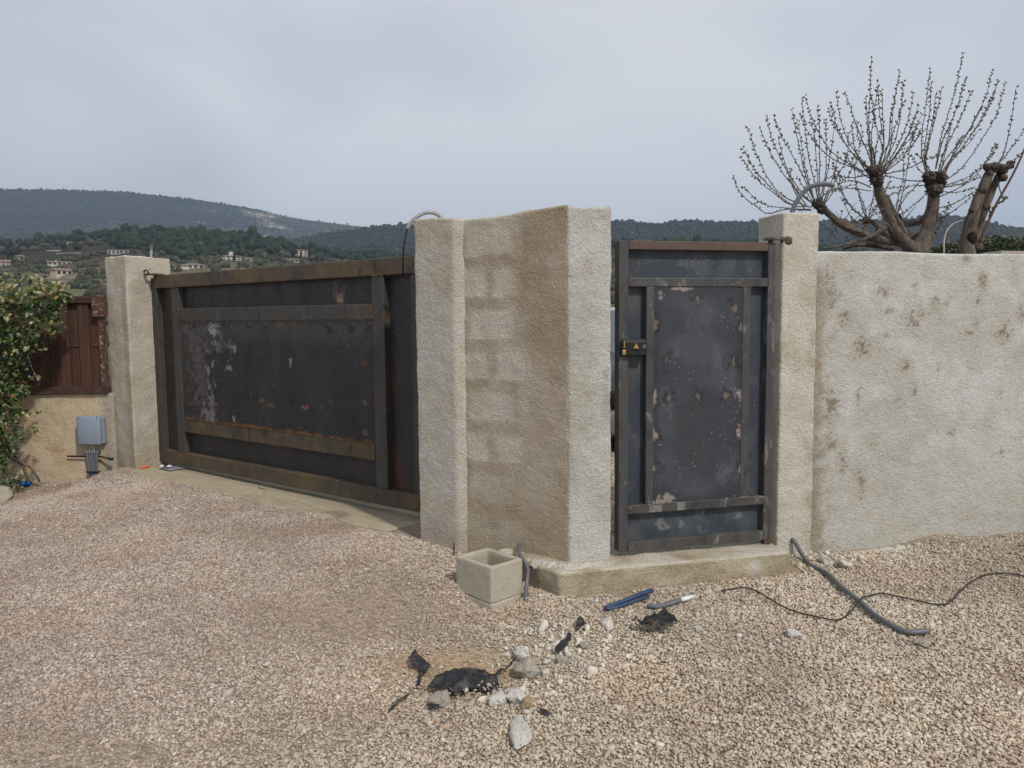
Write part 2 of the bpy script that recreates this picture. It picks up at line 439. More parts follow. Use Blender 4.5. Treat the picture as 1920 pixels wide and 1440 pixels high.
def mat_ground():
    m, t, b = material('gravel_bed'); v = coords(t)
    c = nd(t, 'ShaderNodeVertexColor', layer_name='tint').outputs[0]
    vo = nd(t, 'ShaderNodeTexVoronoi', {'Vector': v, 'Scale': 75})
    vr = nd(t, 'ShaderNodeSeparateColor', {'Color': vo.outputs['Color']}).outputs[0]
    c = mixc(t, 1.0, c, ramp(t, vr, (0.0, (0.62, 0.58, 0.55)), (0.5, (0.95, 0.93, 0.9)), (1.0, (1.35, 1.3, 1.25))), 'MULTIPLY')
    n = noise(t, v, 180, 4, 0.65)
    c = mixc(t, 1.0, c, ramp(t, n, (0.3, (0.75,) * 3), (0.7, (1.2,) * 3)), 'MULTIPLY')
    t.links.new(c, b.inputs['Base Color']); b.inputs['Roughness'].default_value = 0.95
    b.inputs['Specular IOR Level'].default_value = 0.15
    bump(t, b, mth(t, 'ADD', mth(t, 'MULTIPLY', vo.outputs['Distance'], -1.0), mth(t, 'MULTIPLY', n, 0.5)), 0.007)
    return m
M_ground = mat_ground()
def mat_hill(name):
    m, t, b = material(name); v = coords(t)
    c = nd(t, 'ShaderNodeVertexColor', layer_name='tint').outputs[0]
    n = noise(t, v, 0.05, 8, 0.7)
    c = mixc(t, 1.0, c, ramp(t, n, (0.3, (0.65,) * 3), (0.7, (1.3,) * 3)), 'MULTIPLY')
    t.links.new(c, b.inputs['Base Color']); b.inputs['Roughness'].default_value = 1.0
    b.inputs['Specular IOR Level'].default_value = 0.0
    return m
M_hill = mat_hill('hill_ground')
def mat_tree(name, *stops):
    m, t, b = material(name)
    r = nd(t, 'ShaderNodeObjectInfo').outputs['Random']
    c = ramp(t, r, *stops)
    v = coords(t)
    c = mixc(t, 1.0, c, ramp(t, noise(t, v, 2.2, 5, 0.7), (0.35, (0.6,) * 3), (0.65, (1.35,) * 3)), 'MULTIPLY')
    t.links.new(c, b.inputs['Base Color']); b.inputs['Roughness'].default_value = 0.95
    b.inputs['Specular IOR Level'].default_value = 0.1
    bump(t, b, noise(t, v, 3.0, 5, 0.75), 0.8)
    return m
M_pine = mat_tree('pine_crown', (0.0, (0.018, 0.028, 0.016)), (0.5, (0.028, 0.041, 0.021)), (1.0, (0.044, 0.055, 0.027)))
M_olive = mat_tree('olive_crown', (0.0, (0.050, 0.062, 0.036)), (0.5, (0.075, 0.085, 0.048)), (1.0, (0.10, 0.098, 0.055)))
M_bare = mat_tree('bare_oak_crown', (0.0, (0.060, 0.050, 0.040)), (0.6, (0.090, 0.074, 0.056)), (1.0, (0.075, 0.085, 0.045)))
M_far = mat_tree('far_scrub', (0.0, (0.027, 0.033, 0.026)), (0.55, (0.034, 0.040, 0.030)), (0.85, (0.046, 0.045, 0.035)), (1.0, (0.054, 0.048, 0.039)))

# ------------------------------------------------------------------ scatter helper (only for what nobody could count)
def scatter(name, P, SC, RO, protos, kind='stuff', label=None):
    me = bpy.data.meshes.new(name); P = np.asarray(P, np.float32)
    me.vertices.add(len(P)); me.vertices.foreach_set('co', P.ravel())
    a = me.attributes.new('sc', 'FLOAT_VECTOR', 'POINT'); a.data.foreach_set('vector', np.asarray(SC, np.float32).ravel())
    a = me.attributes.new('ro', 'FLOAT_VECTOR', 'POINT'); a.data.foreach_set('vector', np.asarray(RO, np.float32).ravel())
    a = me.attributes.new('pick', 'INT', 'POINT'); a.data.foreach_set('value', rng.integers(0, len(protos), len(P)).astype(np.int32))
    o = bpy.data.objects.new(name, me); COL.objects.link(o)
    pc = bpy.data.collections.new(name + '_pieces')
    for q in protos: pc.objects.link(q)
    g = bpy.data.node_groups.new(name + '_scatter', 'GeometryNodeTree')
    g.interface.new_socket('Geometry', in_out='INPUT', socket_type='NodeSocketGeometry')
    g.interface.new_socket('Geometry', in_out='OUTPUT', socket_type='NodeSocketGeometry')
    gi = g.nodes.new('NodeGroupInput'); go = g.nodes.new('NodeGroupOutput')
    ip = g.nodes.new('GeometryNodeInstanceOnPoints')
    ci = g.nodes.new('GeometryNodeCollectionInfo'); ci.inputs[0].default_value = pc
    ci.inputs[1].default_value = True; ci.inputs[2].default_value = True
    def na(nm, dt):
        n = g.nodes.new('GeometryNodeInputNamedAttribute'); n.data_type = dt; n.inputs[0].default_value = nm; return n.outputs[0]
    g.links.new(gi.outputs[0], ip.inputs['Points']); g.links.new(ci.outputs[0], ip.inputs['Instance'])
    ip.inputs['Pick Instance'].default_value = True
    g.links.new(na('pick', 'INT'), ip.inputs['Instance Index'])
    g.links.new(na('ro', 'FLOAT_VECTOR'), ip.inputs['Rotation']); g.links.new(na('sc', 'FLOAT_VECTOR'), ip.inputs['Scale'])
    g.links.new(ip.outputs[0], go.inputs[0])
    md = o.modifiers.new('scatter', 'NODES'); md.node_group = g
    o['kind'] = kind
    if label: o['label'] = label
    return o
def proto(name, V, F, mat, smooth=True):
    me = mesh(name, V, F, smooth); me.materials.append(mat)
    return bpy.data.objects.new(name, me)
def ico(sub):
    bm = bmesh.new(); bmesh.ops.create_icosphere(bm, subdivisions=sub, radius=1.0)
    V = np.array([v.co[:] for v in bm.verts]); F = np.array([[v.index for v in f.verts] for f in bm.faces]); bm.free()
    return V, F

# ==================================================================== GROUND
CP = np.array([(-3.7, 7.2, -.05), (-2.9, 6.45, -.055), (-1.6, 5.45, -.065), (-.9, 4.92, -.075), (-.55, 4.70, -.09), (-.36, 4.5, -.14), (-.1, 4.0, -.225),
    (.25, 4.0, -.18), (1.0, 4.15, -.172), (1.62, 4.30, -.17), (2.2, 4.85, -.155), (3.5, 5.15, -.145), (-4.15, 7.38, -.155), (-4.5, 7.38, -.19), (-5.2, 7.3, -.33),
    (-4.75, 6.9, -.30), (-4.45, 6.85, -.18), (-3.6, 6.2, -.09), (-2.6, 5.0, -.12), (-1.6, 4.2, -.16), (-.7, 3.9, -.19), (0, 3.3, -.225), (0, 2.5, -.24), (-2, 2.6, -.23), (2, 2.6, -.225),
    (3, 3.5, -.185), (1.6, 3.6, -.175), (2.4, 4.2, -.165), (.5, 4.9, -.06), (1.2, 5.3, -.05), (-1.5, 6.8, -.10), (-2.6, 7.6, -.09), (0.9, 7.5, -.03), (2.6, 5.6, -.03), (-3.8, 8.2, -.08), (0, 0.5, -.24), (-3.5, 3.0, -.22), (4, 2, -.2)])
def gz(x, y):
    x = np.asarray(x, float); y = np.asarray(y, float); sh = x.shape
    x = x.ravel(); y = y.ravel()
    d2 = (x[:, None] - CP[None, :, 0]) ** 2 + (y[:, None] - CP[None, :, 1]) ** 2 + 0.015
    w = d2 ** -2.2
    z = (w * CP[None, :, 2]).sum(1) / w.sum(1)
    P = np.stack([x, y, 0 * x], 1)
    z = z + 0.014 * fbm(P, 2.6, 3, seed=3) * sstep(0, 6, 9 - y) + 0.006 * fbm(P, 9, 2, seed=9) * sstep(0, 6, 9 - y)
    z = z - 12 * sstep(18, 120, y)
    return z.reshape(sh)
def g1(x, y): return float(gz(np.array([x]), np.array([y]))[0])
def on_ground(px, py):
    "where the line through a point of the photograph meets the gravel"
    r = ray(px, py); s = 2.0
    for _ in range(40):
        p = EYE + r * s; h = p[2] - g1(p[0], p[1]); s += h / (-r[2]) * 0.7 if r[2] < 0 else 0.1
    return EYE + r * s
near_x = np.arange(-6.0, 5.0, 0.045); near_y = np.arange(0.8, 9.0, 0.045)
ext = np.array([0.3, 0.8, 1.6, 3, 6, 12, 25, 50, 100, 200, 400, 800, 1600, 3000, 4700])
gx = np.concatenate([(-6.0 - ext)[::-1], near_x, near_x[-1] + ext]); gy = np.concatenate([(0.8 - ext)[::-1][6:], near_y, near_y[-1] + ext])
GX, GY = np.meshgrid(gx, gy); GZ = gz(GX, GY)
Vg = np.stack([GX.ravel(), GY.ravel(), GZ.ravel()], 1)
nx, ny = len(gx), len(gy)
ii = (np.arange(ny - 1)[:, None] * nx + np.arange(nx - 1)[None, :]).ravel()
Fg = np.stack([ii, ii + 1, ii + nx + 1, ii + nx], 1)
def dusty(x, y):
    "bare earth showing between the stones"
    P = np.stack([x, y, 0 * x], 1)
    d = 0.95 * np.exp(-(((x + .80) / .55) ** 2 + ((y - 3.95) / .42) ** 2) * 1.1)
    d = np.maximum(d, 0.55 * sstep(.15, .5, fbm(P * [1, 1.8, 1], .9, 4, seed=23)) * sstep(.2, -1.2, x))
    d = np.maximum(d, 0.85 * np.exp(-(((x + 4.2) / .38) ** 2 + ((y - 7.05) / .3) ** 2)))
    d = np.maximum(d, 0.95 * np.exp(-(((x + .24) / .46) ** 2 + ((y - 3.38) / .22) ** 2)))
    d = np.maximum(d, 0.6 * np.exp(-(((x - .25) / .35) ** 2 + ((y - 3.55) / .25) ** 2)))
    d = np.maximum(d, 0.8 * np.exp(-(((x + 4.45) / .25) ** 2 + ((y - 6.6) / .5) ** 2)))
    return np.clip(d + 0.25 * fbm(P, 1.6, 3, seed=21) + 0.12 * fbm(P, 6, 2, seed=22), 0, 1)
P2 = np.stack([Vg[:, 0], Vg[:, 1], 0 * Vg[:, 0]], 1)
left = sstep(0.4, -1.6, Vg[:, 0] - 0.15 * Vg[:, 1] + 0.5 + 0.5 * fbm(P2, 1.3, 3, seed=5))
gcol = lerp((0.34, 0.275, 0.20), (0.30, 0.24, 0.195), left)
gcol = lerp(gcol, (0.375, 0.30, 0.23), dusty(Vg[:, 0], Vg[:, 1]))
gcol = lerp(gcol, (0.42, 0.315, 0.205), np.exp(-(((Vg[:, 0] + .24) / .52) ** 2 + ((Vg[:, 1] - 3.38) / .26) ** 2)))
gcol = lerp(gcol, (0.52, 0.47, 0.39), 0.8 * np.exp(-(((Vg[:, 0] - .22) / .22) ** 2 + ((Vg[:, 1] - 3.55) / .22) ** 2)))
dark = np.exp(-(((Vg[:, 0] + 4.15) / .28) ** 2 + ((Vg[:, 1] - 7.12) / .2) ** 2))
bed = sstep(-4.5, -4.75, Vg[:, 0] - (7.0 - Vg[:, 1]) * 0.1)
gcol = lerp(gcol, (0.24, 0.185, 0.135), np.clip(0.6 * dark, 0, 1))
gcol = lerp(gcol, (0.075, 0.055, 0.04), bed * sstep(5.5, 6.5, Vg[:, 1]))
gcol = lerp(gcol, (0.10, 0.11, 0.06), sstep(14, 40, Vg[:, 1]))
ground = obj('ground', Vg, Fg, M_ground, cols=gcol); tag(ground, 'gravel yard ground sloping in front of the gates', kind='structure')

# ==================================================================== HILLS
RNG_R = {}
def profile(pts):
    a = np.array(pts, float); return lambda px: np.interp(px, a[:, 0], a[:, 1])
prof_mtn = profile([(-700, 372), (-300, 360), (0, 353), (60, 353), (130, 354), (190, 355), (250, 358), (300, 364), (350, 369), (400, 374), (450, 382), (490, 389), (520, 397), (560, 406), (620, 414), (680, 421), (760, 430), (900, 440), (2600, 460)])
prof_east = profile([(-700, 470), (500, 452), (600, 436), (660, 427), (700, 421), (740, 418), (780, 416), (900, 414), (1100, 412), (1150, 409), (1190, 411), (1225, 415), (1262, 410), (1290, 408), (1320, 411), (1355, 413), (1400, 412), (1500, 409), (1600, 410), (1690, 406), (1740, 401), (1763, 399), (1800, 405), (1850, 415), (1920, 426), (2100, 438), (2600, 450)])
prof_near = profile([(-700, 462), (-200, 453), (0, 447), (60, 443), (120, 437), (190, 429), (240, 425), (280, 422), (330, 424), (400, 425), (440, 427), (480, 433), (540, 446), (600, 458), (680, 467), (760, 470), (900, 468), (1000, 462), (1150, 446), (1300, 444), (1420, 447), (1600, 462), (2000, 472), (2600, 480)])
def hill_height(prof, px, r, Rr, r0, z0, treeh):
    d = np.stack([ray(p, 600.0) for p in np.atleast_1d(px)])
    py = prof(px)
    # elevation of the ridge line in that direction
    dd = FW[None] + RT[None] * ((px - CX) / FPX)[:, None] - UP[None] * ((py - CY) / FPX)[:, None]
    zr = EYE[2] + Rr * dd[:, 2] / np.hypot(dd[:, 0], dd[:, 1]) - treeh
    t = np.clip((r - r0) / (Rr - r0), 0, 1.6)
    up = t ** 1.15 * (1 - 0.12 * np.sin(np.pi * np.clip(t, 0, 1)))
    back = np.clip(t - 1, 0, 1)
    z = z0 + (zr - z0) * np.where(t <= 1, up, 1 - 1.3 * back ** 1.5)
    return z, d
HL = dict(near=(prof_near, 820.0, 150.0, -14.0, 6.0, 40.0), east=(prof_east, 1700.0, 700.0, 10.0, 8.0, 120.0), mtn=(prof_mtn, 3300.0, 1500.0, 20.0, 8.0, 300.0))
def hz(key, px, r):
    prof, Rr, r0, z0, th, ns = HL[key]
    px = np.asarray(px, float); r = np.asarray(r, float)
    z, d = hill_height(prof, px, r, Rr, r0, z0, th)
    h = np.hypot(d[:, 0], d[:, 1]); x = d[:, 0] / h * r; y = d[:, 1] / h * r
    P = np.stack([x, y, 0 * x], 1)
    t = np.clip((r - r0) / (Rr - r0), 0, 1)
    z = z + fbm(P, 1 / ns, 4, 0.5, seed=31) * ns * 0.13 * np.sin(np.pi * t) ** 0.8
    if key == 'near':      # dry-stone terraces on the lower slope
        st = np.floor(z / 5.0 + 0.4 * fbm(P, 0.01, 2, seed=2)) * 5.0 + 1.0
        z = z + (st - z) * 0.35 * sstep(0.1, 0.25, t) * sstep(0.75, 0.55, t)
    return x, y, z
def build_hill(name, key, px0, px1, n, m, colf, label):
    prof, Rr, r0, z0, th, ns = HL[key]
    pxs = np.linspace(px0, px1, n); rs = np.concatenate([np.linspace(r0 * 0.8, Rr, m), Rr + (Rr - r0) * np.array([0.06, 0.15, 0.3, 0.5])])
    PX, RR = np.meshgrid(pxs, rs)
    x, y, z = hz(key, PX.ravel(), RR.ravel())
    V = np.stack([x, y, z], 1); mm = len(rs)
    i = (np.arange(mm - 1)[:, None] * n + np.arange(n - 1)[None, :]).ravel()
    F = np.stack([i, i + 1, i + n + 1, i + n], 1)
    o = obj(name, V, F, M_hill, cols=colf(PX.ravel(), RR.ravel(), V)); tag(o, label, kind='structure')
    return o
def col_near(px, r, V):
    t = (r - 150) / 670.0; P = V * [1, 1, 0]
    c = lerp((0.125, 0.118, 0.070), (0.105, 0.082, 0.062), sstep(-0.2, 0.3, fbm(P, 0.012, 4, seed=41)))
    c = lerp(c, (0.24, 0.205, 0.145), 0.8 * sstep(0.28, 0.42, fbm(P * [1, 2.5, 1], 0.02, 3, seed=44)) * sstep(0.75, 0.5, t))
    return lerp(c, (0.045, 0.042, 0.028), sstep(0.6, 0.8, t))
def col_east(px, r, V):
    P = V * [1, 1, 0]
    return lerp((0.040, 0.045, 0.030), (0.075, 0.062, 0.048), sstep(0.0, 0.35, fbm(P, 0.006, 4, seed=51)))
def col_mtn(px, r, V):
    P = V * [1, 1, 0]
    c = lerp((0.034, 0.046, 0.030), (0.052, 0.054, 0.038), sstep(-0.1, 0.4, fbm(P, 0.003, 4, seed=61)))
    rocky = sstep(330, 480, px) * sstep(2500, 3000, r)
    f = fbm(P * [1, 1, 1], 0.008, 5, 0.6, seed=62)
    c = lerp(c, (0.17, 0.145, 0.115), rocky * sstep(0.0, 0.3, f) * 0.8)
    return lerp(c, (0.30, 0.275, 0.25), sstep(0.33, 0.42, f) * sstep(200, 420, px) * sstep(600, 520, px) * sstep(2200, 2700, r))
build_hill('mountain', 'mtn', -650, 1300, 420, 90, col_mtn, 'long blue-green mountain ridge with pale rocky patches')
build_hill('hill_ridge', 'east', 450, 2500, 420, 60, col_east, 'dark wooded ridge on the right of the valley')
build_hill('hillside', 'near', -650, 2400, 460, 110, col_near, 'terraced hillside with scattered houses below the pine wood')

def crown(seed, sub=2, flatn=0.75, lump=0.45, fine=0.30):
    V, F = ico(sub)
    k = 1 + lump * fbm(V + seed * 7.1, 1.7, 3, 0.6, seed=seed) + fine * fbm(V + seed, 6.0, 2, seed=seed + 3)
    V = V * k[:, None] * [1, 1, flatn]
    V[:, 2] -= V[:, 2].min() * 0.9
    return V, F
def protos(pref, mat, n, sub=2, **kw):
    return [proto(pref, *crown(s, sub, **kw), mat) for s in range(1, n + 1)]
P_pine = protos('pine', M_pine, 5, flatn=0.85)
P_olive = protos('olive', M_olive, 4, flatn=0.7)
P_bare = protos('oak', M_bare, 4, flatn=0.8, lump=0.5)
P_far = protos('scrub', M_far, 5, sub=1, flatn=0.8)
def hill_scatter(name, key, n, px0, px1, t0, t1, keep, size, pr, label):
    prof, Rr, r0, z0, th, ns = HL[key]
    px = rng.uniform(px0, px1, n); t = np.sqrt(rng.uniform(t0 ** 2, t1 ** 2, n)); r = r0 + (Rr - r0) * t
    x, y, z = hz(key, px, r); k = rng.random(n) < keep(px, t, np.stack([x, y, 0 * x], 1))
    x, y, z = x[k], y[k], z[k]; m = len(x)
    s = rng.uniform(size[0], size[1], m) * (0.6 + 0.8 * rng.random(m) ** 2)
    SC = np.stack([s, s, s * rng.uniform(0.8, 1.35, m)], 1)
    RO = np.stack([0 * s, 0 * s, rng.uniform(0, 6.28, m)], 1)
    return scatter(name, np.stack([x, y, z - 0.3], 1), SC, RO, pr, label=label)
nf = lambda P, sc, seed: fbm(P, sc, 3, seed=seed)
wood_edge = profile([(-300, 468), (0, 459), (100, 452), (190, 452), (240, 463), (300, 470), (340, 486), (400, 480), (440, 474), (500, 478), (540, 462), (600, 470), (650, 490), (700, 500), (1100, 500), (1150, 462), (2600, 500)])
def photo_y(P, z):
    d = np.column_stack([P[:, 0], P[:, 1], z]) - EYE; return CY - FPX * (d @ UP) / (d @ FW)
HOUSE_AT = [(118, 498, 36), (9, 499, 26), (126, 518, 28), (52, 488, 16), (130, 459, 26), (220, 477, 20), (239, 475, 15), (366, 507, 40), (438, 488, 36), (470, 489, 13), (552, 491, 24), (569, 481, 25), (121, 534, 9), (15, 468, 16), (690, 489, 14), (1396, 452, 17)]
def near_z(P):
    px = CX + FPX * P[:, 0] / P[:, 1] * 1.0; return hz('near', px, np.hypot(P[:, 0], P[:, 1]))[2]
def photo_xy(P):
    z = near_z(P); d = np.column_stack([P[:, 0], P[:, 1], z]) - EYE; w = d @ FW
    return CX + FPX * (d @ RT) / w, CY - FPX * (d @ UP) / w
def wood(px, P):
    x_, y_ = photo_xy(P); return sstep(6, -6, y_ - wood_edge(x_) + 10 * nf(P, 0.02, 71))
def clear(P):
    "gardens and drives left open around the houses"
    x_, y_ = photo_xy(P); k = np.ones(len(P))
    for (hx_, hy_, hw_) in HOUSE_AT: k = k * ~((np.abs(x_ - hx_) < hw_ * .7) & (y_ > hy_ - 8) & (y_ < hy_ + 9))
    return k
hill_scatter('pine_wood', 'near', 16000, -300, 1900, 0.45, 1.03, lambda px, t, P: wood(px, P) * (0.6 + 0.4 * sstep(-0.3, 0.1, nf(P, 0.03, 72))), (1.6, 3.3), P_pine, 'dark pine wood covering the crest of the near hill')
hill_scatter('bare_woodland', 'near', 8500, -300, 1900, 0.15, 0.95, lambda px, t, P: sstep(-0.05, 0.25, nf(P, 0.011, 73)) * 0.8 * (1 - 0.85 * wood(px, P)) * clear(P), (1.3, 2.6), P_bare, 'grey-brown leafless trees across the slope')
hill_scatter('olive_groves', 'near', 11000, -300, 1900, 0.1, 0.78, lambda px, t, P: (0.30 + 0.65 * sstep(-0.1, 0.3, nf(P, 0.014, 75))) * (1 - 0.9 * wood(px, P)) * clear(P), (1.0, 2.1), P_olive, 'small olive trees and bushes on the terraces')
hill_scatter('ridge_forest', 'east', 36000, 480, 2300, 0.25, 1.02, lambda px, t, P: 0.75 + 0.25 * sstep(-0.2, 0.2, nf(P, 0.008, 76)), (2.0, 4.2), P_far, 'forest covering the ridge on the right')
hill_scatter('mountain_forest', 'mtn', 52000, -300, 1200, 0.3, 1.01, lambda px, t, P: (1 - 0.8 * sstep(300, 450, px) * sstep(0.7, 0.9, t)) * (0.4 + 0.6 * sstep(-0.3, 0.2, nf(P, 0.004, 77))), (2.2, 4.4), P_far, 'forest covering the far mountain')

# trees one can tell apart on the crest and between the houses
def hill_hit(px, py, key='near'):
    Rr, r0 = HL[key][1], HL[key][2]
    rs = np.linspace(r0, Rr, 500); x, y, z = hz(key, np.full(500, float(px)), rs)
    d = ray(px, py); zl = EYE[2] + rs * d[2] / math.hypot(d[0], d[1])
    k = np.argmax(z > zl)
    return np.array([x[k], y[k], z[k]]), rs[k]
V0, F0 = crown(11, 3, 0.8, 0.45, 0.28)
me_cr = mesh('crown', V0 * [1, 1, 1] + [0, 0, 0.35], F0); me_cr.materials.append(M_pine)
Vt, Ft = tube([(0, 0, -0.3), (0, 0, 0.8)], [0.09, 0.06], 6); me_tr = mesh('trunk', Vt, Ft); me_tr.materials.append(M_bark_dark)
first = None
for k in range(46):
    px = rng.uniform(-10, 640) if k < 34 else rng.uniform(1155, 1415)
    r = rng.uniform(700, 815); x, y, z = hz('near', np.array([px]), np.array([r]))
    t = empty('crest_pine'); tag(t, 'rounded dark pine standing along the crest of the near hill', 'tree', 'pines along the hill crest')
    c = bpy.data.objects.new('crown', me_cr); COL.objects.link(c); c.parent = t
    tr = bpy.data.objects.new('trunk', me_tr); COL.objects.link(tr); tr.parent = t
    s = rng.uniform(2.4, 4.2); t.location = (x[0], y[0], z[0]); t.scale = (s, s, s * rng.uniform(0.9, 1.5)); t.rotation_euler = (0, 0, rng.uniform(0, 6))
def cypress(px, py, hpx, label):
    p, r = hill_hit(px, py); h = hpx * r / FPX
    V, F = ico(2); V = V * (1 + 0.25 * fbm(V, 4, 2, seed=4))[:, None]; V = V * [0.13 * h, 0.13 * h, 0.5 * h]; V[:, 2] += 0.5 * h
    t = empty('cypress_tree', p); tag(t, label, 'tree')
    c = obj('crown', V, F, M_pine, t); Vt, Ft = tube([(0, 0, -1), (0, 0, h * 0.3)], 0.03 * h, 6); obj('trunk', Vt, Ft, M_bark_dark, t)
cypress(57, 486, 16, 'thin cypress beside the stone ruin-like house on the left slope')
cypress(445, 490, 17, 'thin cypress in front of the large white villa with a tower')
cypress(568, 484, 14, 'thin cypress in front of the pale block-shaped house')

# ==================================================================== HOUSES
M_hw = [simple('house_wall_white', (0.54, 0.50, 0.44), 0.9, 0.1, 0.06), simple('house_wall_cream', (0.52, 0.43, 0.33), 0.9, 0.1, 0.06), simple('house_wall_stone', (0.33, 0.28, 0.22), 0.9, 0.1, 0.15, 3), simple('house_wall_pink', (0.42, 0.32, 0.27), 0.9, 0.1, 0.06)]
M_roof = simple('clay_tile_roof', (0.26, 0.175, 0.13), 0.9, 0.1, 0.25, 3)
M_pane = simple('dark_window', (0.03, 0.035, 0.04), 0.2, 0.5)
def house(px, py, wpx, hpx, wall, label, rot=0.0, depth=None, hip=False, flatroof=False, nwin=3, storeys=1, wing=None, chim=False, tower=False):
    p, r = hill_hit(px, py); k = r / FPX
    w, h = wpx * k * .92, hpx * k * .82; d = depth or min(w * 0.7, 10)
    o = empty('house', (p[0], p[1], p[2] - 0.4)); o.rotation_euler = (0, 0, rot - math.atan2(p[0], p[1])); tag(o, label, 'house', 'houses scattered over the hillside')
    def body(x0, x1, y0, y1, z1, roofh, first=True):
        V, F = box(WORLD, x0, x1, y0, y1, -2.0, z1, 0); flat(obj('wall', V, F, wall, o))
        e = 0.45
        if flatroof:
            V, F = box(WORLD, x0 - e, x1 + e, y0 - e, y1 + e, z1, z1 + 0.4, 0); rf = flat(obj('roof', V, F, M_roof, o)); return rf
        ym = (y0 + y1) / 2; ins = (y1 - y0) / 2 if hip else -0.01
        V = [(x0 - e, y0 - e, z1 - .1), (x1 + e, y0 - e, z1 - .1), (x1 + e, y1 + e, z1 - .1), (x0 - e, y1 + e, z1 - .1), (x0 - e + ins, ym, z1 + roofh), (x1 + e - ins, ym, z1 + roofh),
             (x0 - e, y0 - e, z1 - .3), (x1 + e, y0 - e, z1 - .3), (x1 + e, y1 + e, z1 - .3), (x0 - e, y1 + e, z1 - .3)]
        F = [(0, 1, 5, 4), (2, 3, 4, 5), (1, 2, 5), (3, 0, 4), (6, 7, 1, 0), (7, 8, 2, 1), (8, 9, 3, 2), (9, 6, 0, 3), (9, 8, 7, 6)]
        return flat(obj('roof', V, F, M_roof, o))
    zt = h * (1.0 if flatroof else 0.76)
    rf = body(-w / 2, w / 2, 0, d, zt, h * 0.26)
    if chim:
        V, F = box(WORLD, -w * .18, -w * .18 + 1, d * .5, d * .5 + 1, zt, h * 1.25, 0); flat(obj('chimney', V, F, wall, rf))
    if tower:
        V, F = box(WORLD, -w * .1, w * .1, d * .4, d * .8, zt * .9, h * 1.5, 0); flat(obj('tower', V, F, wall, o))
    if wing:
        body(wing[0] * w, wing[1] * w, -d * 0.25, d * 0.6, zt * wing[2], h * 0.16)
    sh = zt / storeys
    Vw, Fw = box(WORLD, -w * 0.32 / nwin, w * 0.32 / nwin, -0.06, 0.05, -sh * .27, sh * .27, 0)
    mw = mesh('window', Vw, Fw, False); mw.materials.append(M_pane)
    for s_ in range(storeys):
        for q in range(nwin):
            wo = bpy.data.objects.new('window', mw); COL.objects.link(wo); wo.parent = o
            wo.location = (-w / 2 + w * (q + 0.5) / nwin, -0.02, sh * (s_ + 0.52))
    return o
house(118, 498, 36, 9, M_hw[0], 'long white bungalow with a chimney and a row of dark windows', nwin=5, chim=True)
house(9, 499, 26, 13, M_hw[3], 'long pink house with red roof at the left end of the slope', nwin=4, storeys=2)
house(126, 518, 28, 14, M_hw[1], 'cream gabled house below the white bungalow', rot=0.5, nwin=3)
house(52, 488, 16, 10, M_hw[2], 'small stone house with a steep roof beside a cypress', rot=0.8, nwin=2)
house(130, 459, 26, 8, M_hw[3], 'pinkish house highest on the slope under the pine wood', rot=-0.3, nwin=3, hip=True)
house(220, 477, 20, 9, M_hw[0], 'small white flat-topped house above the left gate pillar', nwin=3, flatroof=True)
house(239, 475, 15, 7, M_hw[1], 'cream house next to the white flat-topped one', nwin=2, flatroof=True)
house(366, 507, 40, 12, M_hw[0], 'white terraced villa with stepped wings just above the driveway gate', nwin=4, hip=True, wing=(-.6, -.15, .65))
house(438, 488, 36, 13, M_hw[0], 'large white villa with a small tower on its roof', nwin=4, hip=True, storeys=2, tower=True)
house(470, 489, 13, 7, M_hw[0], 'tiny white annexe right of the large villa', nwin=1)
house(552, 491, 24, 8, M_hw[3], 'low pink house below the pale block-shaped one', nwin=3)
house(569, 481, 25, 15, M_hw[1], 'pale block-shaped house of three storeys', rot=0.35, nwin=3, storeys=3, flatroof=True)
house(121, 534, 9, 9, M_hw[1], 'little cream house just above the leafy shrub', nwin=1)
house(15, 468, 16, 7, M_hw[1], 'half hidden cream house at the left edge under the pines', nwin=2)
house(690, 489, 14, 5, M_hw[1], 'small yellowish house right above the driveway gate', nwin=2)
house(1396, 452, 17, 7, M_hw[2], 'grey stone house left of the wicket pillar', nwin=3)
def terrace_wall(px0, px1, py, hpx):
    a, ra = hill_hit(px0, py); b, rb = hill_hit(px1, py); h = hpx * ra / FPX
    u = b - a; u[2] = 0; L = np.linalg.norm(u); u /= L
    o = empty('terrace_wall', (0, 0, 0)); V, F = box(frame((a[0], a[1], a[2]), u, (u[1], -u[0], 0)), 0, L, -.4, .4, -2, h, 0)
    w = flat(obj('terrace_wall', V, F, M_hw[2])); bpy.data.objects.remove(o); return w
for k, (a, b, y, h, l) in enumerate([(113, 158, 477, 2.5, 'dry stone terrace wall above the long white bungalow'), (96, 122, 471, 2.5, 'short terrace wall under the topmost pink house'), (130, 152, 540, 3, 'yellowish terrace wall just above the shrub'), (560, 600, 500, 2.5, 'terrace wall under the low pink house'), (300, 345, 505, 2.5, 'terrace wall left of the stepped villa')]):
    tag(terrace_wall(a, b, y, h * .6), l, 'wall', 'terrace walls on the hillside')

